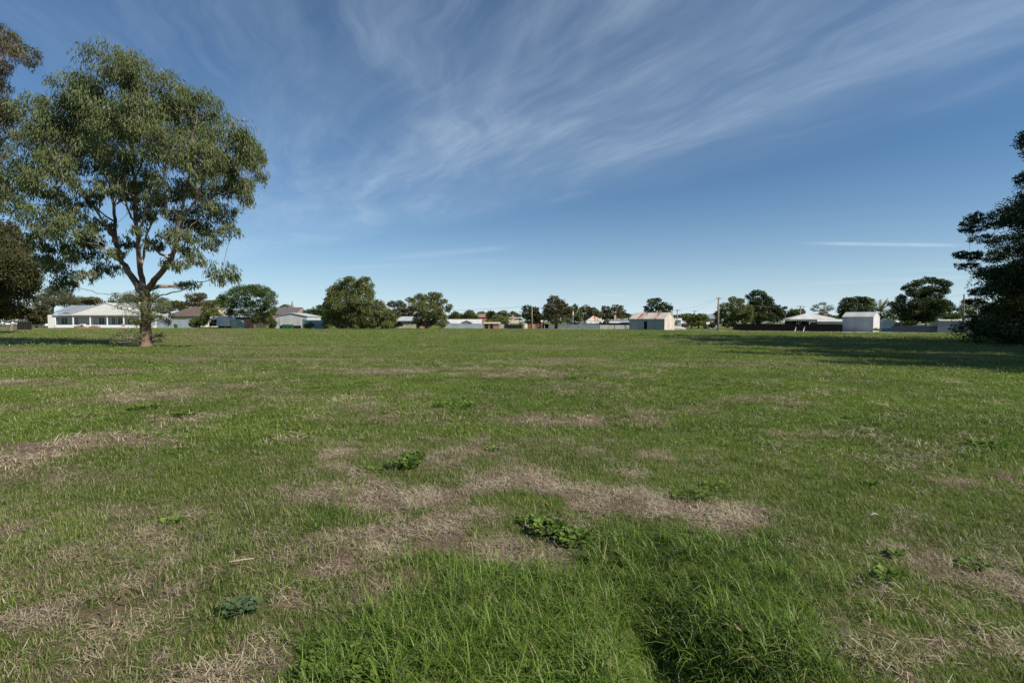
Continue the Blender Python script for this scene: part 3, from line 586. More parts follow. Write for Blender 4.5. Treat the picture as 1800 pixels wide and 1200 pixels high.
T('pepper_tree', 'open topped pepper tree right of the cream cottage', 752, 103, [(740,522,13,7),(768,520,11,7),(755,530,22,11),(722,527,9,5),(732,537,15,10),(780,530,7,5),(790,539,7,5),(788,545,5,4),(760,546,24,14),(742,555,16,12),(770,562,16,11),(750,568,15,6),(730,563,7,6),(778,570,7,5),(760,516,8,3)],
  'pepper', r0=.4, seed=45, ln=.30, wd=.16, droop=.45, cover=2.7, clump=.3, twig=.3, depth=.7)
def small(specs):
    for i, (nm, lb, px, Y, lobes, lf) in enumerate(specs):
        T(nm, lb, px, Y, lobes, lf, r0=.2, seed=60+i, ln=.4, wd=.28, cover=2.8, clump=.34, twig=.15, group='small trees along the far skyline')
small([('leafy_tree', 'first round tree above the long white roof', 801, 150, [(801,553,8,6),(796,558,7,5),(806,559,7,5)], 'mid'),
 ('leafy_tree', 'flat topped tree above the right half of the long white roof', 825, 150, [(824,549,10,4),(830,555,10,6),(816,557,8,5),(838,558,4,5)], 'mid'),
 ('leafy_tree', 'dark upright tree immediately right of the orange brick house', 862, 140, [(862,551,8,5),(860,558,6,6),(866,560,6,6)], 'dark'),
 ('shrub', 'big rounded olive bush in front of the bare frame carport', 878, 122, [(876,560,11,7),(886,562,9,6),(870,565,8,5),(890,567,6,4),(858,566,6,4)], 'pepper'),
 ('leafy_tree', 'greyish dome shaped tree beyond the olive bush', 884, 170, [(884,549,8,4),(880,553,6,4),(890,553,6,4)], 'grey'),
 ('leafy_tree', 'low green tree above the terracotta roof', 901, 170, [(901,551,7,4),(909,554,6,4),(847,551,9,4)], 'mid'),
 ('leafy_tree', 'dark round tree touching the thin street pole', 930, 120, [(926,542,10,6),(940,545,8,6),(930,552,14,8),(945,556,8,9),(935,564,12,8),(950,562,6,9)], 'dark'),
 ('leafy_tree', 'dark green tree right of the tall brownish pair', 1010, 122, [(1011,541,7,6),(1010,552,8,9),(1018,560,8,8),(1020,548,5,6)], 'mid'),
 ('leafy_tree', 'wide brown green tree left of the pyramid roof', 1034, 135, [(1030,543,11,7),(1042,547,10,7),(1022,545,5,6),(1035,556,14,8),(1052,553,8,8)], 'brown'),
 ('leafy_tree', 'wispy brown tree top behind the flat roofed outbuildings', 1080, 140, [(1064,543,8,6),(1084,541,10,6),(1078,549,14,7),(1092,548,8,6),(1062,553,8,8),(1098,554,6,5),(1085,558,16,6),(1103,553,4,2)], 'brown'),
 ('leafy_tree', 'sparse olive tree behind the far red wall cottage', 1215, 140, [(1205,556,9,5),(1216,555,7,4),(1210,562,10,6)], 'pepper'),
 ('leafy_tree', 'spreading low tree beside the white street sign', 1228, 112, [(1222,560,11,7),(1232,556,10,5),(1240,563,9,8),(1226,568,12,5)], 'pepper'),
 ('leafy_tree', 'dark bushy tree near the red cottage', 1216, 118, [(1214,565,7,6),(1222,569,6,5)], 'dark'),
 ('leafy_tree', 'clipped dome of a tree left of the white hipped roof', 1402, 115, [(1396,549,11,7),(1406,548,9,6),(1412,554,6,5),(1390,556,8,6)], 'mid'),
 ('leafy_tree', 'thin grey green tree behind the dark fig and palm', 1570, 130, [(1567,534,7,5),(1573,545,8,8),(1564,550,6,7)], 'grey')])
T('leafy_tree', 'tall olive brown tree right of the thin street pole', 978, 112, [(973,527,12,8),(985,534,10,8),(966,540,12,8),(978,546,17,12),(992,543,9,10),(962,554,9,12),(980,560,18,10),(998,555,8,12),(1003,545,5,7)], 'brown', r0=.35, seed=80, ln=.34, wd=.2, cover=3, clump=.3)
T('leafy_tree', 'dark green tree peeping over the rusty shed roof', 1157, 118, [(1146,529,9,5),(1157,527,7,4),(1150,537,13,7),(1168,537,11,6),(1178,542,6,5),(1140,546,9,5),(1158,547,18,7),(1174,549,8,4),(1136,540,5,3)], 'dark', r0=.35, seed=81, ln=.34, wd=.22, cover=2.4, clump=.3)
T('leafy_tree', 'full olive green tree behind the tall power pole', 1292, 99, [(1288,527,8,6),(1302,530,8,6),(1275,540,13,9),(1295,542,16,11),(1312,545,12,10),(1265,552,9,9),(1283,558,16,10),(1308,560,14,9),(1262,565,7,7),(1282,569,12,6),(1318,555,6,9)], 'pepper', r0=.35, seed=82, ln=.28, wd=.17, cover=3, clump=.3)
T('leafy_tree', 'dark tree towering behind the olive green one', 1332, 112, [(1331,515,12,6),(1320,522,9,6),(1343,519,6,5),(1350,528,9,8),(1328,530,12,5),(1336,542,14,9),(1356,540,12,9),(1368,545,9,8),(1330,556,14,9),(1352,556,16,9),(1374,552,8,8),(1340,566,20,6),(1380,541,5,3),(1340,530,14,10),(1352,548,18,10),(1365,558,16,9),(1325,545,12,14),(1345,560,24,9)], 'dark', r0=.4, seed=83, ln=.32, wd=.2, cover=2.8, clump=.3)
T('gum_tree', 'sparse see-through gum above the hipped roof', 1445, 135, [(1445,534,9,4),(1435,538,8,4),(1456,539,9,4),(1430,544,6,4),(1463,543,5,3),(1447,545,14,5)], 'grey', r0=.25, seed=84, ln=.35, wd=.1, cover=.8, clump=.4, fill=.1, twig=1, fillr=(.2, 1))
T('fig_tree', 'dense rounded dark fig tree left of the palm', 1502, 105, [(1490,532,13,9),(1505,527,13,7),(1520,528,12,7),(1530,534,10,9),(1482,545,10,10),(1500,544,18,13),(1522,545,14,11),(1484,555,9,6)], 'dark', r0=.4, seed=85, ln=.26, wd=.17, cover=3.2, clump=.28)
T('leafy_tree', 'wide dark tree with sky gaps over the navy fence', 1625, 92, [(1615,497,12,6),(1632,493,13,6),(1650,496,14,6),(1664,500,10,6),(1598,506,12,7),(1605,515,12,6),(1585,525,9,8),(1580,537,11,9),(1640,508,20,6),(1660,512,10,6),(1635,530,18,8),(1655,535,16,10),(1615,545,16,9),(1590,550,14,9),(1640,548,22,9),(1668,540,10,9),(1600,560,18,7),(1630,562,16,5),(1670,556,8,6),(1648,520,10,5),(1618,520,14,8),(1628,512,16,8),(1612,535,16,10),(1645,540,18,12),(1600,545,16,12),(1625,555,22,10)], 'dark', r0=.4, seed=86, ln=.26, wd=.17, cover=3.0, clump=.34, fill=.5, depth=.8)
T('leafy_tree', 'olive tree between the steel pole and the pine', 1700, 92, [(1700,530,9,5),(1698,542,12,8),(1708,552,9,8),(1686,552,8,6)], 'pepper', r0=.2, seed=87, ln=.28, wd=.17, cover=2.2)
T('shrub', 'bright yellow flowering shrub far off at the left edge', 22, 150, [(22,557,8,4),(16,560,6,3)], 'lime', cat='shrub', r0=.06, seed=88)
T('leafy_tree', 'greyish tree behind the navy fence near the right pole', 1735, 110, [(1725,535,12,8),(1745,545,14,12)], 'grey', r0=.2, seed=89)
fw = T('far_woodland', 'low far line of trees beyond all the houses', 900, 235, [(px, 559-3.5*abs(math.sin(px*.031))-2.5*math.sin(px*.11)+(px-900)*.002, 13, 5.5) for px in range(-150, 2000, 13)], 'mid', r0=.2, seed=94, ln=.8, wd=.55, cover=1.8, twig=0, depth=.02)
fw['kind'] = 'stuff'
for i, (px, lb) in enumerate([(40, 'hazy far tree line left of the white house'), (560, 'low far trees just left of the largest pepper tree')]):
    T('far_trees', lb, px, 210, [(px+dx, 556-abs(math.sin(dx*.7))*6, 10, 6) for dx in range(-40, 45, 11)], 'mid', r0=.2, seed=95+i, ln=.6, wd=.4, cover=2.4, twig=0)

for i, (px, Yt, lobes, lf, lb) in enumerate([(545, 101, [(545,571,7,5),(538,573,5,4)], 'jac', 'dark low shrub at the left corner of the pale sheet screen'),
  (700, 106, [(700,570,9,5),(692,573,6,4)], 'pepper', 'low shrub against the cream cottage wall'), (484, 104, [(482,569,5,6),(478,573,5,4)], 'jac', 'dark shrub at the left wall of the grey steel shed'),
  (1590, 88, [(1590,569,9,4),(1602,567,10,5),(1578,571,6,4)], 'dark', 'dark shrub row behind the left end of the navy fence'), (1672, 84, [(1668,556,10,5),(1684,556,8,5)], 'mid', 'green shrub over the tall grey sheet wall'),
  (1245, 104, [(1243,573,8,4),(1252,571,6,5)], 'mid', 'low scrub beside the grey cottage'), (1068, 120, [(1066,566,6,4)], 'brown', 'brown scrub behind the white sheet fence')]):
    T('shrub', lb, px, Yt, lobes, lf, cat='shrub', r0=.06, seed=120+i, ln=.26, wd=.15, cover=3)
# palm
def palm(px, Y, zt):
    b = base(px, Y); t = thing('palm_tree', 'feathery date palm rising behind the pale gabled shed', 'palm', b)
    MB().tube([(0,0,-.2),(.1,0,zt*.5),(.05,0,zt)], [.38,.32,.3], 10).build('trunk', B['brown'], t, True)
    r = random.Random(4); V = []; Fs = []; tn = []
    for i in range(24):
        az = i*2.399; el = R(78-i*2.6); Ln = r.uniform(3.2, 4.2); p = Vector((.05, 0, zt)); d = Vector((math.cos(az)*math.cos(el), math.sin(az)*math.cos(el), math.sin(el)))
        side = Vector((-math.sin(az), math.cos(az), 0)); tone = r.uniform(.2, 1)
        for q in range(16):
            d = (d+Vector((0, 0, -.085))).normalized(); p2 = p+d*Ln/16
            if q > 1:
                l = .55*math.sin(math.pi*min(1, (q+1)/17))+.12
                for sg in (-1, 1):
                    tip = p2+(side*sg*.8+d*.7+Vector((0, 0, -.15))).normalized()*l
                    n0 = len(V); V += [tuple(p), tuple(p2), tuple(tip)]; Fs.append((n0, n0+1, n0+2)); tn += [tone]*3
            p = p2
    npmesh('crown', np.array(V), [np.array(Fs)], L['pepper'], t, {'tone': tn}); return t
palm(1545, 97, 3.4)

# ------------------------------------------------------------------ buildings
def width_to(p1, px2, rz):
    k2 = ray(px2, hor(px2)); k2 = k2.x/k2.y; dx, dy = math.cos(rz), math.sin(rz)
    return (k2*p1.y-p1.x)/(dx-k2*dy)
def window(parent, x0, x1, z0, z1, y=0.0, frame='trim', side=None, bars=True):
    f = MB(); w_ = .09
    if side is None:
        f.box(x0, x1, y-.06, y-.003, z0, z0+w_).box(x0, x1, y-.06, y-.003, z1-w_, z1).box(x0, x0+w_, y-.058, y-.003, z0+w_, z1-w_).box(x1-w_, x1, y-.058, y-.003, z0+w_, z1-w_)
        if bars: f.box((x0+x1)/2-.03, (x0+x1)/2+.03, y-.055, y-.003, z0+w_, z1-w_)
        o = f.build('window', M[frame], parent); MB().box(x0+w_, x1-w_, y-.03, y-.005, z0+w_, z1-w_).build('pane', M['glass'], o)
    return o
def door(parent, x0, x1, h, y=0.0, mat='darkwood', z0=.05):
    o = MB().box(x0, x1, y-.05, y-.003, z0, h).build('door', M[mat], parent)
    MB().box(x1-.16, x1-.08, y-.10, y-.052, z0+(h-z0)*.45, z0+(h-z0)*.5).build('handle', M['steel'], o); return o
def building(name, label, px1, px2, Y, rz, eave, ridge, depth, wall, roof, ridge_dir='x', hip=False, oh=.25, cat='shed', gablemat=None, wins=(), doors=(), chim=(), hz=None, grp=None):
    rz = R(rz); p = base(px1, Y); wd = width_to(p, px2, rz); ez = W(px1, eave, Y).z
    t = thing(name, label, cat, p, rz, grp)
    mid = p+Vector((math.cos(rz)*wd*.5-math.sin(rz)*depth*.5, math.sin(rz)*wd*.5+math.cos(rz)*depth*.5, 0))
    rzz = W((px1+px2)/2, ridge, mid.y).z; rz_h = max(rzz-ez, .15); b = MB(); rf = MB(); th = .10
    D = depth
    if hip:
        b.box(0, wd, 0, D, -.3, ez)
        ins = min(D/2, wd/2)*.98; x0, x1, y0, y1 = -oh, wd+oh, -oh, D+oh; zt = ez+rz_h
        if wd >= D: A_, B_ = (x0+ins+oh, D/2, zt), (x1-ins-oh, D/2, zt)
        else: A_, B_ = (wd/2, y0+ins+oh, zt), (wd/2, y1-ins-oh, zt)
        z0 = ez+.003
        vs = [(x0,y0,z0),(x1,y0,z0),(x1,y1,z0),(x0,y1,z0),(x0,y0,z0+.12),(x1,y0,z0+.12),(x1,y1,z0+.12),(x0,y1,z0+.12), A_, B_]
        fs = [(0,3,2,1),(0,1,5,4),(1,2,6,5),(2,3,7,6),(3,0,4,7)]
        fs += [(4,5,9,8),(5,6,9),(6,7,8,9),(7,4,8)] if wd >= D else [(4,5,8),(5,6,9,8),(6,7,9),(7,4,8,9)]
        rf.add(vs, fs)
    elif ridge_dir == 'x':
        sl = rz_h/(D/2)
        if gablemat:
            b.box(0, wd, 0, D, -.3, ez)
            gm = MB().prismx([(0, ez), (D, ez), (D/2, ez+rz_h)], .001, wd-.001)
            gm.box(wd+.002, wd+.02, 0, D, 0, ez); gm.prismx([(0, ez), (D, ez), (D/2, ez+rz_h)], wd, wd+.021); gm.build('gable', M[gablemat], t)
        else: b.prismx([(0, -.3), (D, -.3), (D, ez), (D/2, ez+rz_h), (0, ez)], 0, wd)
        g_ = .02
        rf.prismx([(-oh, ez-oh*sl+g_), (D/2, ez+rz_h+g_), (D+oh, ez-oh*sl+g_), (D+oh, ez-oh*sl+g_+th), (D/2, ez+rz_h+g_+th), (-oh, ez-oh*sl+g_+th)], -oh*.6, wd+oh*.6)
    else:
        sl = rz_h/(wd/2); b.prism([(0, -.3), (wd, -.3), (wd, ez), (wd/2, ez+rz_h), (0, ez)], 0, D); g_ = .02
        rf.prism([(-oh, ez-oh*sl+g_), (wd/2, ez+rz_h+g_), (wd+oh, ez-oh*sl+g_), (wd+oh, ez-oh*sl+g_+th), (wd/2, ez+rz_h+g_+th), (-oh, ez-oh*sl+g_+th)], -oh, D+oh)
    b.build('wall', M[wall], t); ro = rf.build('roof', M[roof], t)
    for (a, c, z0, z1) in wins: window(t, a*wd, c*wd, z0, z1)
    for d_ in doors: door(t, d_[0]*wd, d_[1]*wd, d_[2], mat=d_[3] if len(d_) > 3 else 'darkwood')
    for (a, dy, h, mt) in chim:
        c = MB().box(a*wd-.35, a*wd+.35, dy*D-.3, dy*D+.3, ez, ez+rz_h+h).box(a*wd-.42, a*wd+.42, dy*D-.37, dy*D+.37, ez+rz_h+h+.001, ez+rz_h+h+.12).build('chimney', M[mt], ro)
    t['_w'] = wd; del t['_w']
    return t, wd, ez, rz_h

# white verandah house
def white_house():
    Y = 108; rz = R(4); p = base(83, Y); t = thing('weatherboard_house', 'long white weatherboard house with a gabled verandah on slim posts', 'house', p, rz)
    s = Y/F; X = lambda px: width_to(p, px, rz); Zp = lambda py, dy=0: W(165, py, Y+dy).z
    ve = Zp(553); Wd = X(249)
    MB().box(X(84), X(95), 0, .15, 0, ve-.05).build('end_wall', M['white'], t)
    MB().box(X(84), Wd, 2.6, 11, -.3, ve+.3).build('wall', M['greywall'], t)
    MB().box(X(96), Wd+.1, .0, 2.59, .01, .28).build('verandah_floor', M['wood'], t)
    MB().box(X(97), Wd, -.10, -.002, .05, Zp(571)).build('verandah_plinth', M['trim'], t)
    for px in (96.5, 128, 158, 188, 217, 246): MB().box(X(px)-.075, X(px)+.075, .0, .16, Zp(571)+.002, ve-.162).build('post', M['trim'], t)
    # main roofs
    e = Zp(549); r1 = Zp(537, 5)
    MB().prismx([(1.5, e-.1), (6.5, r1), (11.6, e-.1), (11.6, e), (6.5, r1+.1), (1.5, e)], X(83), X(152)).build('roof', M['steelroof'], t)
    MB().prism([(X(83.6), ve+.3), (X(84.6), ve+.3), (X(84.6), ve+1.6), (X(83.6), ve+1.6)], 6.2, 6.8).build('finial', M['trim'], t)
    r2 = Zp(532.5, 8)
    MB().prismx([(3.5, e+.05), (8.5, r2), (13, e+.05), (13, e+.15), (8.5, r2+.1), (3.5, e+.15)], X(139), X(238)).build('roof', M['steelroof'], t)
    # gabled verandah front
    ap = Zp(531.5); gx0, gxm, gx1 = X(122), X(187), X(252)
    MB().prism([(gx0+.3, ve+.004), (gx1-.3, ve+.004), (gxm, ap-.28)], -.26, -.10).build('gable_front', M['white'], t)
    rf = MB().prism([(gx0-.3, ve-.05), (gxm, ap-.15), (gx1+.3, ve-.05), (gx1+.3, ve+.10), (gxm, ap), (gx0-.3, ve+.10)], -.25, 7); rf.build('verandah_roof', M['whiteroof'], t)
    MB().box(X(94), X(123), -.2, 2.4, ve+.0, ve+.14).build('verandah_roof', M['whiteroof'], t)
    MB().box(X(95), Wd+.2, -.3, .2, ve-.16, ve-.06).build('beam', M['trim'], t)
    for a, b_ in ((105, 117), (130, 136), (160, 166), (172.5, 184), (196, 203), (207, 216), (224, 233)): window(t, X(a-15), X(b_-15), .7, 2.4, 2.6)
    door(t, X(143), X(149), 2.3, 2.6, 'trim', .3)
    MB().box(X(209), X(215), 6.5, 7.3, ve, Zp(530.2, 7)).build('chimney', M['tan'], t)
    MB().box(X(235), Wd, 2.5, 2.58, .3, ve-.1).build('screen', M['whiteroof'], t)
    return t, X
wh, X = white_house()
for i, (px, Yc, rr, lb) in enumerate([(141, 104, 1.0, 'wide terracotta garden trough at the middle of the verandah'), (166, 104, .9, 'second terracotta garden trough right of the first')]):
    p = base(px, Yc); t = thing('planter', lb, 'planter', p, 0, 'garden troughs by the verandah')
    m_ = MB(); m_.prism([(-rr*1.0, -.05), (rr*1.0, -.05), (rr*1.15, .36), (-rr*1.15, .36)], -.35, .35); bevel(m_.build('trough', M['terracotta'], t), .04)
    r = np.random.default_rng(i); P = r.normal(size=(160, 3))*[rr*.5, .14, .07]+[0, 0, .42]; O = r.normal(size=P.shape); O /= np.linalg.norm(O, axis=1)[:, None]
    V, Fc = leaves_np(P, O, .22, .08, 0, .2, i); npmesh('plants', V, [Fc], L['mid'], t, {'tone': np.repeat(r.uniform(0, 1, 160), 4)})['kind'] = 'stuff'
def chair(px, Y, rz, lb):
    t = thing('garden_chair', lb, 'chair', base(px, Y), rz, 'outdoor chairs by the verandah')
    bevel(MB().box(-.28, .28, -.26, .26, .40, .46).build('seat', M['terracotta'], t), .02); bevel(MB().box(-.28, .28, .22, .28, .48, .95).build('backrest', M['terracotta'], t), .02)
    for sx in (-.25, .25):
        for sy in (-.22, .22): MB().tube([(sx, sy, -.02), (sx*.95, sy*.95, .40)], .022, 6).build('leg', M['terracotta'], t)
        MB().box(sx-.03, sx+.03, -.24, .22, .64, .68).build('armrest', M['terracotta'], t)
chair(216, 105, .5, 'tan outdoor chair left of the low white table'); chair(239, 105, -.5, 'tan outdoor chair right of the low white table')
t = thing('garden_table', 'low white outdoor table between two tan chairs', 'table', base(228, 105))
bevel(MB().box(-.6, .6, -.4, .4, .50, .56).build('table_top', M['trim'], t), .02)
for sx in (-.5, .5):
    for sy in (-.3, .3): MB().tube([(sx, sy, -.02), (sx, sy, .50)], .03, 6).build('leg', M['trim'], t)
t = thing('air_conditioner', 'pale boxy outdoor air conditioner on the verandah front', 'air conditioner', base(146, 107.2))
bevel(MB().box(-.5, .5, -.2, .2, .1, .85).build('case', M['trim'], t), .03); MB().tube([(-.12, -.22, .47), (-.12, -.2, .47)], .26, 16).build('fan_grille', M['black'], t)
for sx in (-.38, .38): MB().box(sx-.05, sx+.05, -.15, .15, -.02, .10).build('foot', M['steel'], t)

# cars
def car(px, Y, rz, lb, src=[None]):
    loc = base(px, Y)
    if src[0] is None:
        t = thing('parked_car', lb, 'car', loc, rz, 'white cars parked on the left'); src[0] = t
        pr_ = [(-2.2,.35),(2.15,.32),(2.25,.55),(2.1,.82),(1.15,.93),(.45,1.38),(-1.0,1.42),(-1.75,1.0),(-2.2,.92)]
        bo = MB().prism(pr_, -.86, .86).build('body', M['carpaint'], t); bevel(bo, .09, 3)
        MB().prism([(.95,.96),(.40,1.33),(-.22,1.34),(-.22,.97)], -.868, .868).build('window', M['glass'], t)
        MB().prism([(-.32,.97),(-.32,1.35),(-.95,1.35),(-1.55,1.0)], -.868, .868).build('window', M['glass'], t)
        MB().add([(1.17,-.72,.955),(1.17,.72,.955),(.53,.66,1.36),(.53,-.66,1.36)], [(0,1,2,3)]).build('windscreen', M['glass'], t)
        for x in (-1.35, 1.38):
            for y in (-.80, .80):
                wl = MB().tube([(x, y-.10, .32), (x, y+.10, .32)], .32, 18).build('wheel', M['rubber'], t); MB().tube([(x, y-.108, .32), (x, y+.108, .32)], .18, 12).build('rim', M['steel'], wl)
        for y in (-.62, .62): MB().box(2.16, 2.27, y-.16, y+.16, .58, .72).build('headlight', M['trim'], t)
        for y in (-.68, .68): MB().box(-2.23, -2.15, y-.12, y+.12, .66, .82).build('taillight', M['red'], t)
        return t
    c = src[0].copy(); COL.objects.link(c); c.location = loc; c.rotation_euler = (0, 0, rz); c['label'] = lb
    for ch in src[0].children:
        d = ch.copy(); COL.objects.link(d); d.parent = c
        for g_ in ch.children: e = g_.copy(); COL.objects.link(e); e.parent = d
    return c
car(70, 113, .1, 'white car nose beside the left end wall of the white house'); car(4, 140, .05, 'far white car cut by the left frame edge'); car(22, 150, .05, 'farthest white car below the yellow shrub')

# sheet fences
def fence(px1, px2, Y, rz, top, mat, lb, thick=.06, rail=None, base_py=None, grp=None):
    rz = R(rz); p = base(px1, Y); wd = width_to(p, px2, rz); h = W(px1, top, Y).z
    t = thing('sheet_fence', lb, 'fence', p, rz, grp)
    MB().box(0, wd, 0, thick, -.2, h).build('panel', M[mat], t)
    MB().box(-.01, wd+.01, -.02, thick+.02, h+.002, h+.05).build('rail', M[rail or mat], t)
    n = max(2, int(wd/2.4)); 
    for i in range(min(n, 40)+1): MB().box(i*wd/n-.03, i*wd/n+.03, -.035, -.001, -.1, h).build('post', M[rail or mat], t)
    return t
fence(276, 341, 112, 0, 562, 'greyfence', 'pale blue grey sheet fence right of the gum trunk')
bt = thing('wheelie_bin', 'dark bin with a yellow lid before the pale fence', 'bin', base(309, 110))
bevel(MB().prism([(-.22, .05), (.22, .05), (.28, .9), (-.28, .9)], -.26, .26).build('body', M['green'], bt), .03); bevel(MB().box(-.3, .3, -.3, .3, .905, .99).build('lid', M['yellow'], bt), .03)
for sx in (-.2, .2): MB().tube([(sx-.03, .28, .1), (sx+.03, .28, .1)], .1, 10).build('wheel', M['rubber'], bt)
t = thing('mesh_gate', 'dark mesh paddock gate at far left', 'gate', base(30, 84), R(5)); wd = width_to(base(30, 84), 55, R(5))
g_ = MB(); 
for z in (.1, .5, .9, 1.4): g_.tube([(0, 0, z), (wd, 0, z)], .035, 6)
for i in range(7): g_.tube([(wd*i/6, 0, .0), (wd*i/6, 0, 1.45)], .035, 6)
g_.build('gate_frame', M['darkwood'], t); MB().box(.05, wd-.05, .03, .05, .12, 1.38).build('shade_mesh', M['blackfence'], t)
t = thing('tree_stump', 'short grey stump in the grass left of the mesh gate', 'stump', base(19, 76))
MB().tube([(0, 0, -.1), (.03, 0, .3), (.12, 0, .75), (.3, .05, 1.1)], [.35, .26, .2, .1], 9).build('stump', M['wood'], t, True)

building('tiled_house', 'low house with a brown tiled hip roof behind the grey fence', 293, 358, 128, 0, 556, 538.5, 9, 'cream', 'tileroof', hip=True, cat='house', wins=((.1,.22,1,2.1),(.55,.7,1,2.1)), oh=.5)
building('rendered_house', 'tan upper storey house peeping behind the small olive tree', 350, 373, 170, 0, 535, 528, 8, 'tan', 'tileroof', cat='house', wins=((.2,.4,4.6,5.6),(.6,.8,4.6,5.6)))
# caravan
p = base(367, 110); t = thing('caravan', 'white caravan with a dark front end parked by the shade tree', 'caravan', p, R(-3)); wd = width_to(p, 404, R(-3))
bevel(MB().prism([(.0, .75), (.35, .42), (wd, .42), (wd, 2.3), (wd-.35, 2.62), (.5, 2.72), (.12, 2.3)], 0, 2.2).build('body', M['carpaint'], t), .12, 3)
MB().box(.6, 1.9, -.02, -.002, 1.2, 1.9).build('window', M['glass'], t); MB().box(wd-1.3, wd-.6, -.03, -.002, .6, 2.3).build('door', M['trim'], t)
MB().box(.15, wd*.35, -.025, -.003, .55, 1.15).build('panel', M['blackfence'], t)
for x in (wd*.5, wd*.66): MB().tube([(x, .05, .33), (x, .3, .33)], .33, 14).build('wheel', M['rubber'], t)
MB().tube([(.3, 1.1, .5), (-1.0, 1.1, .45)], .06, 6).build('drawbar', M['steel'], t)
building('timber_shed', 'open fronted dark shed under the shade tree with a pale roof', 396, 445, 116, 0, 557, 549, 6, 'darkwood', 'palegrey', wins=(), doors=((.3,.45,2.0,'mint'),))
t = thing('water_tank', 'mint green round water tank under the shade tree', 'tank', base(418, 111)); MB().tube([(0,0,-.1),(0,0,1.75)], 1.35, 28).build('tank_body', M['mint'], t); MB().tube([(0,0,1.752),(0,0,1.95),(0,0,2.02)], [1.38,.5,.2], 28).build('lid', M['mint'], t)
t, wd, ez, rh = building('sheet_shed', 'pale grey steel shed with a low gable behind the shade tree', 485, 540, 108, -2, 556, 551, 7, 'palegrey', 'palegrey', ridge_dir='y', oh=.2)
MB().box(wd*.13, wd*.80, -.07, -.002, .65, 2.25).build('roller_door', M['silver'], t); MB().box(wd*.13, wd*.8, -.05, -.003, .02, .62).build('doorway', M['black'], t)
for i, px in enumerate((499, 506, 513)):
    t = thing('wheelie_bin', ['dark green bin at the left of three by the grey shed', 'middle dark green bin by the grey shed', 'dark green bin at the right of three by the grey shed'][i], 'bin', base(px, 105.5), 0, 'green bins at the grey shed')
    bevel(MB().prism([(-.24, .04), (.24, .04), (.3, .8), (-.3, .8)], -.26, .26).build('body', M['green'], t), .03); bevel(MB().box(-.32, .32, -.3, .3, .803, .88).build('lid', M['green'], t), .03)
building('slate_hall', 'old hall with a grey slate roof rising behind the steel shed', 470, 520, 170, 0, 552, 540.5, 10, 'pinkbrick', 'slate', cat='hall', chim=((.35,.5,.2,'pinkbrick'),(.65,.5,.2,'pinkbrick')), wins=((.3,.4,1.5,3),))
t = thing('church_spire', 'slender pink brick spire behind the slate roofed hall', 'spire', base(514.5, 178)); zt = W(514, 528, 178).z
MB().tube([(0,0,-.3),(0,0,zt*.62)], .9, 8).build('tower', M['pinkbrick'], t); MB().tube([(0,0,zt*.62+.003),(0,0,zt*.70),(0,0,zt)], [1.1,.75,.06], 8).build('spire_roof', M['pinkbrick'], t)
t = fence(532, 572, 103, 0, 563, 'palegrey', 'pale corrugated sheet screen left of the largest pepper tree'); MB().box(.0, .55, -.06, -.037, 0, 2.1).build('white_sheet', M['trim'], t)
building('cream_cottage', 'small cream cottage with a grey gable between the pepper trees', 694, 732, 112, -12, 564, 557, 8, 'cream', 'palegrey', cat='house', wins=((.2,.32,.9,1.9),(.6,.72,.9,1.9)), oh=.3)
fence(732, 748, 108, 0, 567, 'rustsheet', 'short brown sheet fence between cottage and pepper tree')
building('long_shed', 'long low outbuilding with a white roof over the blue fence', 781, 845, 122, 0, 568.5, 561.8, 6, 'palegrey', 'whiteroof', wins=((.1,.16,.8,1.4),))
building('garden_shed', 'small grey gabled garden shed at left before the long white roof', 780, 789, 117, 0, 567, 563.5, 3, 'bluefence', 'bluefence', ridge_dir='y', oh=.12, grp='grey garden sheds behind the blue fence')
building('garden_shed', 'wider grey gabled garden shed in the middle of the long white roof', 811, 828, 117, 0, 567.5, 564, 3, 'bluefence', 'bluefence', ridge_dir='y', oh=.12, grp='grey garden sheds behind the blue fence')
fence(782, 850, 113, 0, 569.8, 'greyfence', 'blue grey sheet fence below the long white roof')
building('brick_house', 'orange brick house with a tiled roof among far trees', 838, 856, 160, 0, 557.5, 552.5, 9, 'brick', 'terra', cat='house', wins=((.3,.5,1,2.2),))
building('brick_outhouse', 'low ruined brick outhouse with a sagging tan roof', 850, 878, 108, -3, 569, 566.8, 3, 'brick', 'tan', doors=((.1,.3,1.2,'black'),(.42,.6,1.25,'black')), oh=.2)
fence(876, 886, 110, 0, 570, 'greyfence', 'short pale grey fence right of the brick outhouse')
fence(885, 917, 110.5, 0, 570.3, 'blackfence', 'dark sheet fence left of the rusty tank')
building('terracotta_house', 'house with a faded pink roof behind the skeletal carport', 892, 912, 150, 0, 560, 555.5, 9, 'cream', 'terra', cat='house', hip=True)
# skeletal carport
p = base(896, 124); t = thing('carport', 'skeletal white carport frame with curved ribs', 'carport', p); wd = width_to(p, 925, 0)
for i in range(7):
    y = i*.8; MB().tube([(wd*(.5-.5*math.cos(a)), y, .9+1.7*math.sin(a)) for a in np.linspace(0, math.pi, 9)], .09, 5).build('rib', M['trim'], t)
MB().tube([(wd*.5, 0, 2.6), (wd*.5, 5, 2.6)], .09, 5).build('ridge_bar', M['trim'], t)
for x in (0, wd):
    for y in (0, 4.8): MB().box(x-.06, x+.06, y-.06, y+.06, -.1, .95).build('post', M['trim'], t)
MB().box(.1, wd-.1, .3, 4.6, 1.0, 1.15).build('tarpaulin', M['black'], t)
t = thing('rusty_tank', 'upright corrugated tank half rusted beside the street pole', 'tank', base(922, 106)); MB().tube([(0,0,-.1),(0,0,1.15)], .62, 22).build('tank_body', M['rustgable'], t); MB().tube([(0,0,1.152),(0,0,1.25)], [.66,.3], 22).build('lid', M['rustsheet'], t)
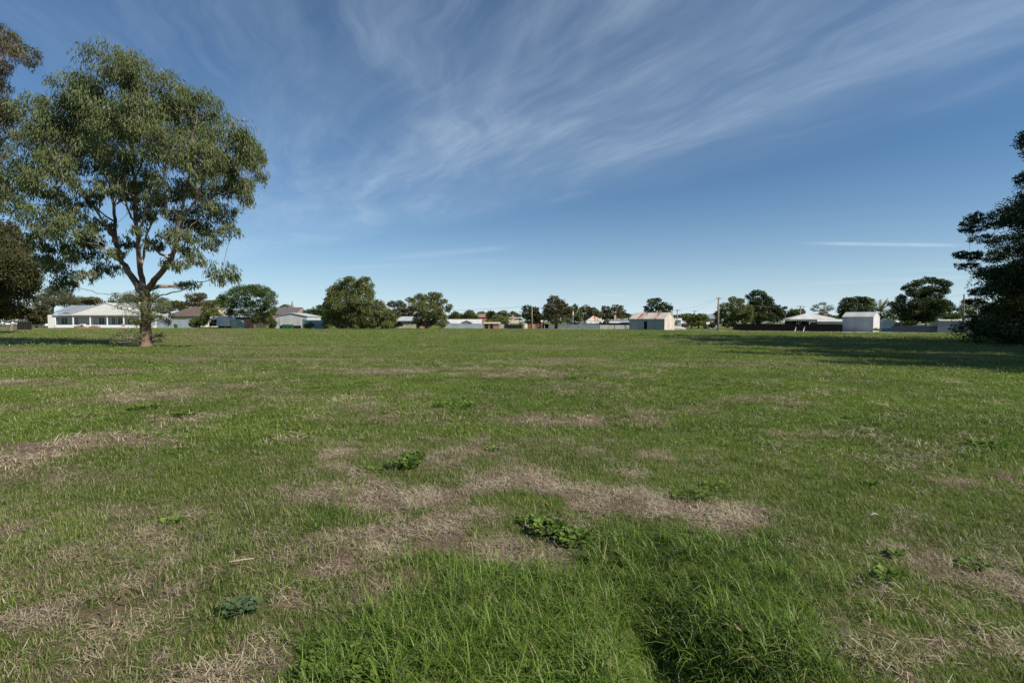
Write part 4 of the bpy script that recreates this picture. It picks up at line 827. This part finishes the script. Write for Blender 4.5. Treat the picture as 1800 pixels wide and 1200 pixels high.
fence(928, 952, 112, -8, 569.5, 'rustsheet', 'dark brown sheet fence behind the thin street pole')
fence(950, 964, 114, -8, 569.5, 'blackfence', 'dark sheet fence right behind the small road sign')
fence(963, 1056, 117, -16, 570.3, 'greyfence', 'long grey sheet fence left of the white wall')
building('garden_shed', 'grey gabled shed behind the long grey fence', 1000, 1016, 122, 0, 568, 565.5, 4, 'bluefence', 'bluefence', ridge_dir='y', oh=.12)
building('outbuilding', 'low pale roofed outbuilding just right of the grey gabled shed', 1008, 1022, 128, 0, 567, 565, 5, 'cream', 'whiteroof')
building('pyramid_roof_house', 'house with a steep pale pyramid roof stained with rust', 1034, 1057, 132, 0, 564.5, 554.5, 9, 'white', 'rustroof', cat='house', hip=True, wins=((.3,.5,1,2),), oh=.6, chim=())
building('verandah_annex', 'white roofed annex in front of the pyramid roof house', 1033, 1062, 124, 0, 568.5, 565.5, 5, 'white', 'whiteroof', cat='house', wins=((.12,.3,.9,1.5),(.5,.66,.9,1.5)))
t, wd, ez, rh = building('flat_shed', 'long dark fronted shed with a flat white roof left of the rusty shed', 1060, 1108, 122, 0, 567.5, 565.8, 5, 'blackfence', 'whiteroof', oh=.5)
for i in range(6): 
    a = .18+i*.13; o = MB().prism([(a*wd, ez+.35), (a*wd+.9, ez+.35), (a*wd+.75, ez+.95), (a*wd+.1, ez+.85)], 2.2, 3.6).build('skylight', M['steelroof'], t)
t, wd, ez, rh = building('cream_annex', 'cream roofed wing with a tall flue behind the flat shed', 1074, 1108, 132, 0, 566, 559.5, 8, 'cream', 'terra', cat='house', hip=True)
MB().box(wd*.25, wd*.25+.5, 2, 2.5, ez, ez+rh+.9).build('flue', M['tan'], t)
fence(1055, 1107, 110, -6, 571.2, 'silver', 'white sheet fence directly left of the rusty shed')
for i, (px, ln_) in enumerate(((1081, 0), (1100, .35))):
    MBt = MB().tube([(0, 0, -.1), (-.15+ln_*-.6, 0, 1.15+ln_)], .06, 6); t = thing('leaning_post', ['short leaning timber post before the white sheet fence', 'taller leaning timber post beside the rusty shed corner'][i], 'post', base(px, 104), 0, 'old timber posts'); MBt.build('post', M['darkwood'], t)
    if i: MB().tube([(.5, 0, -.1), (-.1, 0, .9)], .05, 6).build('brace', M['darkwood'], t)
# rusty shed
t, wd, ez, rh = building('corrugated_shed', 'old corrugated iron shed with a rusty patched roof', 1106, 1168, 99.5, -36, 561, 550.3, 6.2, 'rustwall', 'rustroof', gablemat='rustgable', oh=.12)
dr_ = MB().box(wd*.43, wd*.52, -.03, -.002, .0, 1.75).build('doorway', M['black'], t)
MB().box(wd+.023, wd+.05, 2.4, 3.3, .0, 1.5).build('door', M['rustgable'], t)
building('pale_cottage', 'pale cottage wall just right of the rusty shed', 1187, 1197, 118, -20, 563, 560, 5, 'white', 'whiteroof', cat='house', oh=.3)
t = thing('boat_trailer', 'white upturned dinghy lying right of the rusty shed', 'boat', base(1194, 105), -.1); bevel(MB().prism([(-1.3,0),(1.5,0),(.9,.42),(-.8,.75),(-1.2,.6)], -.5, .5).build('hull', M['carpaint'], t), .12, 3); MB().box(-1.1, 1.2, -.05, .05, .03, .1).build('keel', M['trim'], t)
building('red_cottage', 'far cottage with a white roof and red wall', 1196, 1215, 150, -5, 568, 564.8, 7, 'brick', 'whiteroof', cat='house', wins=((.3,.5,.8,1.7),), oh=.6)
building('stone_cottage', 'grey cottage half hidden left of the tall power pole', 1247, 1262, 120, -10, 560, 553, 7, 'greywall', 'steelroof', cat='house', wins=((.3,.5,1,2),))
# right-hand side
fence(1293, 1481, 92.5, -32, 569.5, 'blackfence', 'long black sheet fence below the white hipped roof')
building('low_shed', 'small white roofed shed left of the hipped roof house', 1344, 1358, 104, -20, 568, 565.5, 4, 'cream', 'whiteroof', ridge_dir='y')
t, wd, ez, rh = building('hipped_house', 'dark walled house with a bright white hipped iron roof', 1392, 1466, 104, -18, 561.5, 550.6, 7, 'darkwood', 'whiteroof', cat='house', hip=True, oh=.6, chim=((.9,.45,.35,'brick'),))
MB().box(-2.5, wd*.32, -3.5, .0, ez-.25, ez-.10).build('verandah_roof', M['whiteroof'], t)
MB().box(wd*.32+.01, wd*1.12, -3.2, .0, ez-.55, ez-.40).build('verandah_roof', M['whiteroof'], t)
MB().box(wd*.36, wd*.55, -3.6, -3.3, ez-1.15, ez-1.02).build('awning', M['whiteroof'], t)
for x in (-2.3, .5, wd*.32, wd*.7, wd*1.1): MB().box(x-.07, x+.07, -3.3, -3.17, -.1, ez-.56).build('post', M['trim'], t)
window(t, wd*.45, wd*.6, 1.2, 2.1); window(t, wd*.1, wd*.22, 1.2, 2.1)
building('lean_to', 'pale lean-to with a low skillion roof beside the gabled shed', 1438, 1482, 96, -30, 565.5, 562, 4, 'silver', 'whiteroof')
building('gabled_shed', 'pale grey gabled steel shed with a lit right end', 1480, 1535, 86, -48, 557.5, 549.5, 4.6, 'palegrey', 'silver', gablemat='whiteroof', oh=.1)
t, wd, ez, rh = building('grey_garage', 'grey boarded garage with a white gable roof right of the palm', 1546, 1575, 92, -28, 566.5, 560.5, 5, 'greywall', 'whiteroof', ridge_dir='y', oh=.3)
MB().box(wd*.25, wd*.75, -.05, -.002, .02, 1.7).build('garage_door', M['palegrey'], t)
t = thing('tarpaulin_stack', 'low stack covered by a blue tarpaulin before the grey garage', 'stack', base(1558, 86), R(-30)); MB().prism([(-1.2,0),(1.2,0),(1.15,.5),(.3,.68),(-1.1,.55)], -.5, .5).build('tarpaulin', M['blue'], t); MB().box(-1.1, 1.1, -.45, .45, -.1, -.002).build('pallet', M['wood'], t)
T('shrub', 'small pale shrub at the foot of the gabled shed', 1541, 82, [(1541,579,5,3),(1546,580,3,2)], 'lime', cat='shrub', r0=.03, seed=97, ln=.18, wd=.08)
fence(1567, 1650, 80.5, -30, 573, 'navyfence', 'dark navy sheet fence below the wide dark tree')
fence(1648, 1712, 77, -28, 565.5, 'bluefence', 'taller grey sheet wall behind the steel pole')
building('flat_roof_house', 'pale flat roofed house behind the tall grey sheet wall', 1652, 1712, 92, -28, 564, 558.5, 7, 'cream', 'silver', cat='house', oh=.4)
building('small_pavilion', 'little pale roofed garage behind the navy fence', 1577, 1625, 92, -28, 570.5, 568, 4, 'greywall', 'palegrey')

# poles, signs, wires
def pole(name, lb, px, Y, top, r=.14, mat='polewood', arm=1.1, cat='power pole', arms=1, grp='power poles'):
    b = base(px, Y); h = W(px, top, Y).z; t = thing(name, lb, cat, b, 0, grp)
    MB().tube([(0, 0, -.3), (0, 0, h)], [r*1.15, r*.8], 10).build('pole', M[mat], t, True)
    for i in range(arms):
        z = h-.25-i*1.1; a = MB().box(-arm, arm, -.06-r, .06-r, z-.06, z+.06).build('crossarm', M[mat], t)
        for x in (-arm*.9, -arm*.3, arm*.3, arm*.9): MB().tube([(x, -r, z+.06), (x, -r, z+.22)], [.05, .03], 6).build('insulator', M['trim'], a)
    return t, b, h
P1 = pole('power_pole', 'timber power pole far left above the brown bush', 45, 135, 511, .2, arm=1.6); P2 = pole('power_pole', 'short pole stub beside the far left timber power pole', 53, 130, 521, .16, arm=.3)
P3 = pole('street_pole', 'thin timber pole left of the olive brown tree', 935, 106, 538, .12, arm=.01, arms=0); P4 = pole('street_pole', 'thin grey pole in front of the dark green tree', 1007, 116, 540, .11, mat='steel', arms=0)
P5 = pole('power_pole', 'power pole with a short arm right of the rusty shed', 1190, 108, 543.5, .12, arm=.7); P6 = pole('power_pole', 'far small power pole above the olive tree', 1220.5, 160, 545.5, .16, arm=1.0)
P7 = pole('power_pole', 'tallest timber power pole standing at the gravel road', 1262, 90, 522, .16, arm=.5); P8 = pole('power_pole', 'power pole behind the white hipped roof', 1406, 112, 537, .14, arm=1.0)
P9 = pole('street_pole', 'grey steel pole before the tall grey sheet wall', 1692, 72, 517, .11, mat='darksteel', arms=0)
bx = MB().box(-.18, .18, -.42, -.24, 4.0, 4.5).build('junction_box', M['steel'], P7[0])
def wire(a, b, lb, sag=.5, r=.012):
    A = Vector((a[1].x, a[1].y, a[2]-.05)); Bv = Vector((b[1].x, b[1].y, b[2]-.05)); pts = []
    for i in range(17):
        q = i/16; p = A.lerp(Bv, q); p.z -= sag*4*q*(1-q); pts.append(p-A)
    o = MB().tube(pts, r, 4).build('power_line', M['wire']); o.location = A; tag(o, lb, 'power line', 'overhead power lines')
wire(P7, P5, 'overhead wire from the tallest pole to the pole by the rusty shed'); wire(P7, P6, 'overhead wire from the tallest pole to the small far pole'); wire(P7, P8, 'overhead wire from the tallest pole to the pole behind the hipped roof', 1.0)
wire(P3, P4, 'overhead wire between the two thin street poles')
off = (None, Vector((-70, 190, 0)), 7.2); wire(P3, off, 'long overhead wire running left from the thin street pole', 1.2, .03)
off = (None, Vector((-190, 130, 0)), 9); wire(P1, off, 'overhead wire leaving the frame at far left', 1)
wire(P8, P9, 'overhead wire from the hipped roof to the grey steel pole', 1.2)
t = thing('road_sign', 'small white give way sign on a thin post', 'sign', base(952.5, 103)); MB().tube([(0,0,-.1),(0,0,1.5)], .05, 8).build('post', M['steel'], t)
s1 = MB().prism([(-.42,1.95),(0,1.3),(.42,1.95)], -.08, -.055).build('sign_plate', M['red'], t); MB().prism([(-.30,1.88),(0,1.43),(.30,1.88)], -.086, -.0805).build('sign_face', M['trim'], s1)
t = thing('street_sign', 'white street name board on a steel post near the tall power pole', 'sign', base(1244, 92)); MB().tube([(0,0,-.1),(0,0,1.6)], .05, 8).build('post', M['steel'], t); MB().box(-.32, .32, -.08, -.055, 1.25, 1.62).build('sign_plate', M['trim'], t)
t = thing('fence_post', 'short pale post in the verge right of the give way sign', 'post', base(957, 104)); MB().box(-.06, .06, -.06, .06, -.1, .8).build('post', M['concrete'], t); MB().box(-.075, .075, -.075, .075, .802, .84).build('cap', M['concrete'], t)
for i, px in enumerate((1397, 1412)):
    t = thing('marker_post', ['left of two white marker posts leaning at the road edge', 'right of two white marker posts leaning at the road edge'][i], 'marker post', base(px, (82, 83.5)[i]), 0, 'road marker posts')
    t.rotation_euler = (0, R(14), 0); MB().box(-.06, .06, -.015, .015, -.1, .85).build('post', M['trim'], t); MB().box(-.04, .055, -.03, -.017, .62, .78).build('reflector', M['red'], t)
t = thing('fence_post', 'thin dark star post in the grass before the caravan', 'post', base(375, 98)); MB().box(-.04, .04, -.03, .03, -.1, 1.7).build('post', M['darkwood'], t)
MB().box(-.05, .05, -.04, .04, 1.702, 1.73).build('cap', M['darkwood'], t)
#GRASS
# ------------------------------------------------------------------ grass (real blades, scattered)
def blade_mesh(name, n, rad, lmin, lmax, wd, bend, seed, mat, lie=0.0, leafy=False):
    r = np.random.default_rng(seed); V = []; Fq = []; Ft = []; tn = []
    for i in range(n):
        a = r.uniform(0, 2*np.pi); q = rad*math.sqrt(r.uniform()); bx, by = q*math.cos(a), q*math.sin(a)
        l = r.uniform(lmin, lmax); dr_ = r.uniform(0, 2*np.pi); bn = bend*r.uniform(.4, 1.6); w_ = wd*r.uniform(.6, 1.3)
        dx, dy = math.cos(dr_), math.sin(dr_); sx, sy = -dy, dx; p = np.array([bx, by, -.012 if lie == 0 else r.uniform(.002, .03)])
        th = R(88) - abs(r.normal())*.8*(1+bend) if lie == 0 else R(r.uniform(-8, 22)); b0 = len(V); t0 = r.uniform(0, 1)
        K = 3
        for s_i in range(K+1):
            wk = w_*[.8, 1.0, .75, 0][s_i]*.5
            if s_i < K: V.append((p[0]+sx*wk, p[1]+sy*wk, p[2])); V.append((p[0]-sx*wk, p[1]-sy*wk, p[2])); tn += [t0, t0]
            else: V.append(tuple(p)); tn.append(t0)
            p = p+np.array([dx*math.cos(th), dy*math.cos(th), math.sin(th)])*l/K; th -= bn*.8 if lie == 0 else r.uniform(-.3, .3)
        Fq += [(b0, b0+1, b0+3, b0+2), (b0+2, b0+3, b0+5, b0+4)]; Ft.append((b0+4, b0+5, b0+6))
    o = npmesh(name, np.array(V), [np.array(Fq), np.array(Ft)], mat, None, {'tone': tn}, False); COL.objects.unlink(o); return o
def grassmat(name, a, b, c, trans=.35):
    m, k, out = newmat(name)
    t = k.n('ShaderNodeAttribute', attribute_name='tone').outputs['Fac']
    ti = k.n('ShaderNodeAttribute', attribute_name='ptone', attribute_type='INSTANCER').outputs['Fac']
    di = k.n('ShaderNodeAttribute', attribute_name='pdry', attribute_type='INSTANCER').outputs['Fac']
    col = k.mix(t, a, b); col = k.mix(k.m('MULTIPLY', ti, .75), col, k.mix(t, b, tuple(min(1, x*1.25) for x in b)))
    col = k.mix(k.sstep(k.m('ADD', k.m('MULTIPLY', di, .9), k.m('MULTIPLY', t, .75)), .72, 1.25), col, c); col = k.mix(k.sstep(t, .90, .93, 0, .8), col, c)
    bs = k.n('ShaderNodeBsdfPrincipled'); k.set(bs.inputs['Base Color'], col); bs.inputs['Roughness'].default_value = .5; bs.inputs['Specular IOR Level'].default_value = .35
    tr = k.n('ShaderNodeBsdfTranslucent'); k.set(tr.inputs[0], k.mix(1.0, col, (1.15, 1.3, .6), 'MULTIPLY'))
    mx = k.n('ShaderNodeMixShader'); mx.inputs[0].default_value = trans
    k.nt.links.new(bs.outputs[0], mx.inputs[1]); k.nt.links.new(tr.outputs[0], mx.inputs[2]); k.nt.links.new(mx.outputs[0], out.inputs[0]); return m
def tallmat(*a): return grassmat(*a)
GM = grassmat('grass_blades', (.046, .082, .014), (.182, .250, .044), (.34, .28, .19))
TM = tallmat('tall_grass_blades', (.042, .080, .012), (.148, .232, .034), (.32, .28, .15))
SM = grassmat('dead_straw', (.19, .14, .09), (.47, .385, .27), (.5, .43, .31), .15)
def scatter(name, r0, r1, dens, protos, keep, smin, smax, seed, zs=1.0):
    r = np.random.default_rng(seed); half = R(57); area = half*(r1*r1-r0*r0); n = int(dens*area)
    rr = np.sqrt(r.uniform(r0*r0, r1*r1, n)); aa = r.uniform(-half, half, n); x = rr*np.sin(aa); y = rr*np.cos(aa)
    d, gq = dryness(x, y); kp = keep(x, y, d, gq, r.uniform(0, 1, n)); x, y, d = x[kp], y[kp], d[kp]; n = len(x)
    z = H(x, y); me = bpy.data.meshes.new(name); me.vertices.add(n); me.vertices.foreach_set('co', np.stack([x, y, z], 1).astype(np.float32).ravel())
    def fa(nm, v, tp='FLOAT'):
        a = me.attributes.new(nm, tp, 'POINT'); a.data.foreach_set('vector' if tp == 'FLOAT_VECTOR' else 'value', np.asarray(v, dtype=np.int32 if tp == 'INT' else np.float32).ravel())
    hn = fbm(x*.9, y*.9, 91)
    s = r.uniform(smin, smax, n); fa('pscl', np.stack([s, s, s*zs*(.55+.9*hn)], 1), 'FLOAT_VECTOR')
    fa('prot', np.stack([r.normal(size=n)*.12, r.normal(size=n)*.12, r.uniform(0, 6.28, n)], 1), 'FLOAT_VECTOR')
    fa('pidx', r.integers(0, len(protos), n), 'INT'); fa('ptone', np.clip(fbm(x*.5, y*.8, 95)*1.6-.4+r.normal(size=n)*.15, 0, 1)); fa('pdry', np.clip(d*.95+.30*fbm(x*.25, y*.5, 99)+r.normal(size=n)*.14-.10, 0, 1))
    o = bpy.data.objects.new(name, me); COL.objects.link(o)
    ng = bpy.data.node_groups.new('scatter_'+name, 'GeometryNodeTree'); ng.interface.new_socket('Geometry', in_out='INPUT', socket_type='NodeSocketGeometry'); ng.interface.new_socket('Geometry', in_out='OUTPUT', socket_type='NodeSocketGeometry')
    N = ng.nodes; gi = N.new('NodeGroupInput'); go = N.new('NodeGroupOutput'); ip = N.new('GeometryNodeInstanceOnPoints'); m2 = N.new('GeometryNodeMeshToPoints')
    gg = N.new('GeometryNodeGeometryToInstance'); lk = ng.links.new
    for pq in reversed(protos):
        oi = N.new('GeometryNodeObjectInfo'); oi.inputs['Object'].default_value = pq; oi.inputs['As Instance'].default_value = True; lk(oi.outputs['Geometry'], gg.inputs[0])
    def na_(nm, tp):
        a = N.new('GeometryNodeInputNamedAttribute'); a.data_type = tp; a.inputs['Name'].default_value = nm; return a.outputs['Attribute']
    lk(gi.outputs[0], m2.inputs['Mesh']); lk(m2.outputs[0], ip.inputs['Points']); lk(gg.outputs[0], ip.inputs['Instance']); ip.inputs['Pick Instance'].default_value = True
    lk(na_('pidx', 'INT'), ip.inputs['Instance Index']); lk(na_('prot', 'FLOAT_VECTOR'), ip.inputs['Rotation']); lk(na_('pscl', 'FLOAT_VECTOR'), ip.inputs['Scale'])
    lk(ip.outputs[0], go.inputs[0]); md = o.modifiers.new('scatter', 'NODES'); md.node_group = ng
    return tag(o, kind='stuff')
infield = lambda x, y: ((x-FL0.x)*fn.x+(y-FL0.y)*fn.y > 7.2) & (y < 106)
nh = lambda x, y: trench(x, y)
kg = lambda x, y, d, g, u: (u > ss(d, .22, .85)*.87) & infield(x, y)
ks = lambda x, y, d, g, u: (u < (.10*(1-g)+ss(d, .28, .8))*(.3+.8*ss(fbm(x*3, y*3, 81), .38, .58))) & infield(x, y)
PA = [blade_mesh('grass_tuft', 64, .085, .03, .072, .0031, .35, i, GM) for i in range(5)]
PB = [blade_mesh('grass_tuft', 62, .16, .03, .08, .0070, .35, 10+i, GM) for i in range(5)]
PC = [blade_mesh('grass_tuft', 66, .38, .035, .085, .016, .35, 20+i, GM) for i in range(5)]
PD = [blade_mesh('grass_tuft', 60, .85, .04, .10, .045, .35, 30+i, GM) for i in range(4)]
PT = [blade_mesh('tall_grass_tuft', 42, .065, .10, .26, .0045, .75, 40+i, TM) for i in range(6)]
PS = [blade_mesh('straw_litter', 60, .12, .025, .085, .0026, .0, 50+i, SM, lie=1) for i in range(5)]
PS2 = [blade_mesh('straw_litter', 60, .28, .05, .13, .007, .0, 60+i, SM, lie=1) for i in range(4)]
LM = grassmat('dead_leaves', (.07, .045, .03), (.24, .17, .11), (.16, .10, .07), .05)
PL_ = [blade_mesh('leaf_litter', 5, .15, .02, .065, .010, .0, 80+i, LM, lie=1) for i in range(4)]
PH = [blade_mesh('dead_stubble', 26, .09, .02, .06, .003, .5, 70+i, SM) for i in range(4)]
scatter('short_grass', 1.0, 7, 250, PA, kg, .7, 1.25, 1)
scatter('short_grass', 7, 18, 60, PB, kg, .7, 1.3, 2)
scatter('short_grass', 18, 45, 11, PC, kg, .7, 1.3, 3)
scatter('short_grass', 45, 108, 2.0, PD, kg, .7, 1.3, 4)
scatter('dry_straw', 1.0, 7, 90, PS, ks, .7, 1.3, 5); scatter('dry_straw', 7, 20, 18, PS2, ks, .7, 1.3, 6)
scatter('dead_stubble', 1.0, 9, 60, PH, lambda x, y, d, g, u: (u < .15+ss(d, .2, .7)) & (y > 0), .7, 1.3, 7)
def longg(x, y, d, g, u):
    return (u < (ss(g, .25, 1.0)**1.6+.035)*(1-.85*ss(d, .45, .8))*(.25+.75*ss(fbm(x*2.5, y*2.5, 77), .32, .55))*(y < 4.8)) 
scatter('long_grass', .9, 5.2, 230, PT, longg, .65, 1.25, 8)
scatter('bark_litter', 26, 37, 5, PL_+PS2, lambda x, y, d, g, u: u < 1.3*np.exp(-(np.hypot(x+23.9, y-31.4)/1.9)**2), 1.6, 3.2, 13)
# occasional darker tussocks out in the field
scatter('leaf_litter', .9, 12, 22, PL_, lambda x, y, d, g, u: u < .25+.75*ss(d, .2, .7), .6, 1.3, 12)
scatter('grass_tussocks', 4, 60, .8, PT, lambda x, y, d, g, u: (u < .6*ss(fbm(x*.7, y*.7, 78), .5, .7)) & infield(x, y), .7, 1.5, 9, .8)

# broadleaf weeds, one object each
def weed(px, py, size, n, lb, mat='weed', seed=0, tall=.12):
    tall *= .7
    r = np.random.default_rng(200+seed); c = ground(px, py); V = []; Fq = []; tn = []
    for i in range(int(n*1.7)):
        a = r.uniform(0, 6.28); q = size*math.sqrt(r.uniform(0, 1)); el = R(r.uniform(5, 60)); l = r.uniform(.028, .060)*(1+.5*(size > .2)); w_ = l*r.uniform(.6, .85)
        bp = np.array([q*math.cos(a), q*math.sin(a)*.8, r.uniform(.01, tall)]); az = a+r.normal()*.7
        d = np.array([math.cos(az)*math.cos(el), math.sin(az)*math.cos(el), math.sin(el)]); sd2 = np.array([-math.sin(az), math.cos(az), r.normal()*.25]); up = np.cross(d, sd2); b0 = len(V); t0 = r.uniform(.1, .92)
        root = np.array([bp[0]*.55, bp[1]*.55, 0.0])
        prof = [(0, .08), (.2, .75), (.5, 1), (.8, .7), (1, .12)]
        for t_, wf in prof:
            pc = bp+d*l*t_-np.array([0, 0, 1])*l*.35*t_*t_
            V += [tuple(pc+sd2*w_*wf*.5+up*.12*w_), tuple(pc), tuple(pc-sd2*w_*wf*.5+up*.12*w_)]; tn += [t0]*3
        for j_ in range(4): 
            k0 = b0+j_*3; Fq += [(k0, k0+1, k0+4, k0+3), (k0+1, k0+2, k0+5, k0+4)]
        k0 = len(V); V += [tuple(root+sd2*.002), tuple(root-sd2*.002), tuple(bp-sd2*.002), tuple(bp+sd2*.002)]; tn += [t0]*4; Fq.append((k0, k0+1, k0+2, k0+3))
    o = npmesh('weed', np.array(V), [np.array(Fq)], L[mat], None, {'tone': tn}); o.location = (c.x, c.y, float(H(np.array([c.x]), np.array([c.y]))[0])); return tag(o, lb, 'weed', 'broadleaf weeds in the turf' if not lb.startswith('little') else 'little weeds in the turf')
weed(712, 822, .17, 150, 'bright leafy weed clump above the central bare patch', seed=1, tall=.16); weed(728, 806, .15, 110, 'leafy weed just behind the brightest weed clump', seed=2, tall=.14)
weed(652, 826, .13, 50, 'flat sparse weed left of the brightest weed clump', seed=3, tall=.05)
weed(965, 930, .17, 150, 'leafy weed at the left of the pair between bare patch and long grass', seed=4, tall=.1); weed(1010, 945, .15, 120, 'leafy weed at the right of the pair between bare patch and long grass', seed=5, tall=.09)
weed(930, 915, .10, 45, 'small low weed at the far left tip of the weed pair', seed=6, tall=.04)
weed(422, 1068, .10, 60, 'dark blue green rosette weed in the left foreground', 'weeddark', 7, .07); weed(595, 1165, .16, 110, 'broad leaved weed at the bottom edge left of the long grass', seed=8, tall=.08)
weed(640, 1185, .13, 80, 'second broad leaved weed at the bottom edge right beside the long grass', seed=9, tall=.08); weed(1215, 875, .18, 32, 'low weed row along the upper edge of the right bare patch', seed=10, tall=.06)
weed(330, 733, .22, 60, 'small weed on the dry strip left of centre', seed=11, tall=.10); weed(255, 722, .25, 50, 'weed at the left end of the dry strip', seed=12, tall=.08); weed(800, 715, .45, 90, 'long flat weed patch in the middle of the field', seed=13, tall=.08)
weed(1735, 785, .25, 60, 'weed in the turf near the right frame edge', seed=14, tall=.1); weed(1265, 858, .16, 30, 'weed beside the low weed row', seed=15, tall=.06); weed(1015, 668, .45, 70, 'far dark weed in the centre right field', seed=16, tall=.2)
weed(1560, 1045, .08, 30, 'leafy weed in the right foreground beside the dry hollow', seed=17, tall=.1)
# a pale stick lying in the grass and a bleached bone-like chip
c = ground(425, 1002); o = MB().tube([(-.07, -.02, .05), (0, .0, .055), (.07, .03, .05)], [.003, .0035, .003], 6).build('dry_stick', M['tan']); o.location = (c.x, c.y, .02); tag(o, 'pale dry stick lying on the grass at left', 'stick')
c = ground(1537, 914); o = MB().tube([(-.03, 0, .03), (0, .005, .04), (.03, 0, .03)], [.005, .007, .004], 7).build('pale_chip', M['concrete']); o.location = (c.x, c.y, .02); tag(o, 'small pale wood chip in the grass right of the bare patch', 'wood chip')

rw = random.Random(31)
for i in range(24):
    px = rw.uniform(20, 1780); py = rw.choice([rw.uniform(650, 780), rw.uniform(700, 1000), rw.uniform(900, 1180)])
    if 600 < px < 1500 and py > 980: continue
    sz = rw.uniform(.03, .08)*(1 if py > 800 else 2.2)
    weed(px, py, sz, int(14+sz*160), 'little leafy weed growing flat in the turf away from the larger weed clumps', 'weed', 300+i, rw.uniform(.02, .06))
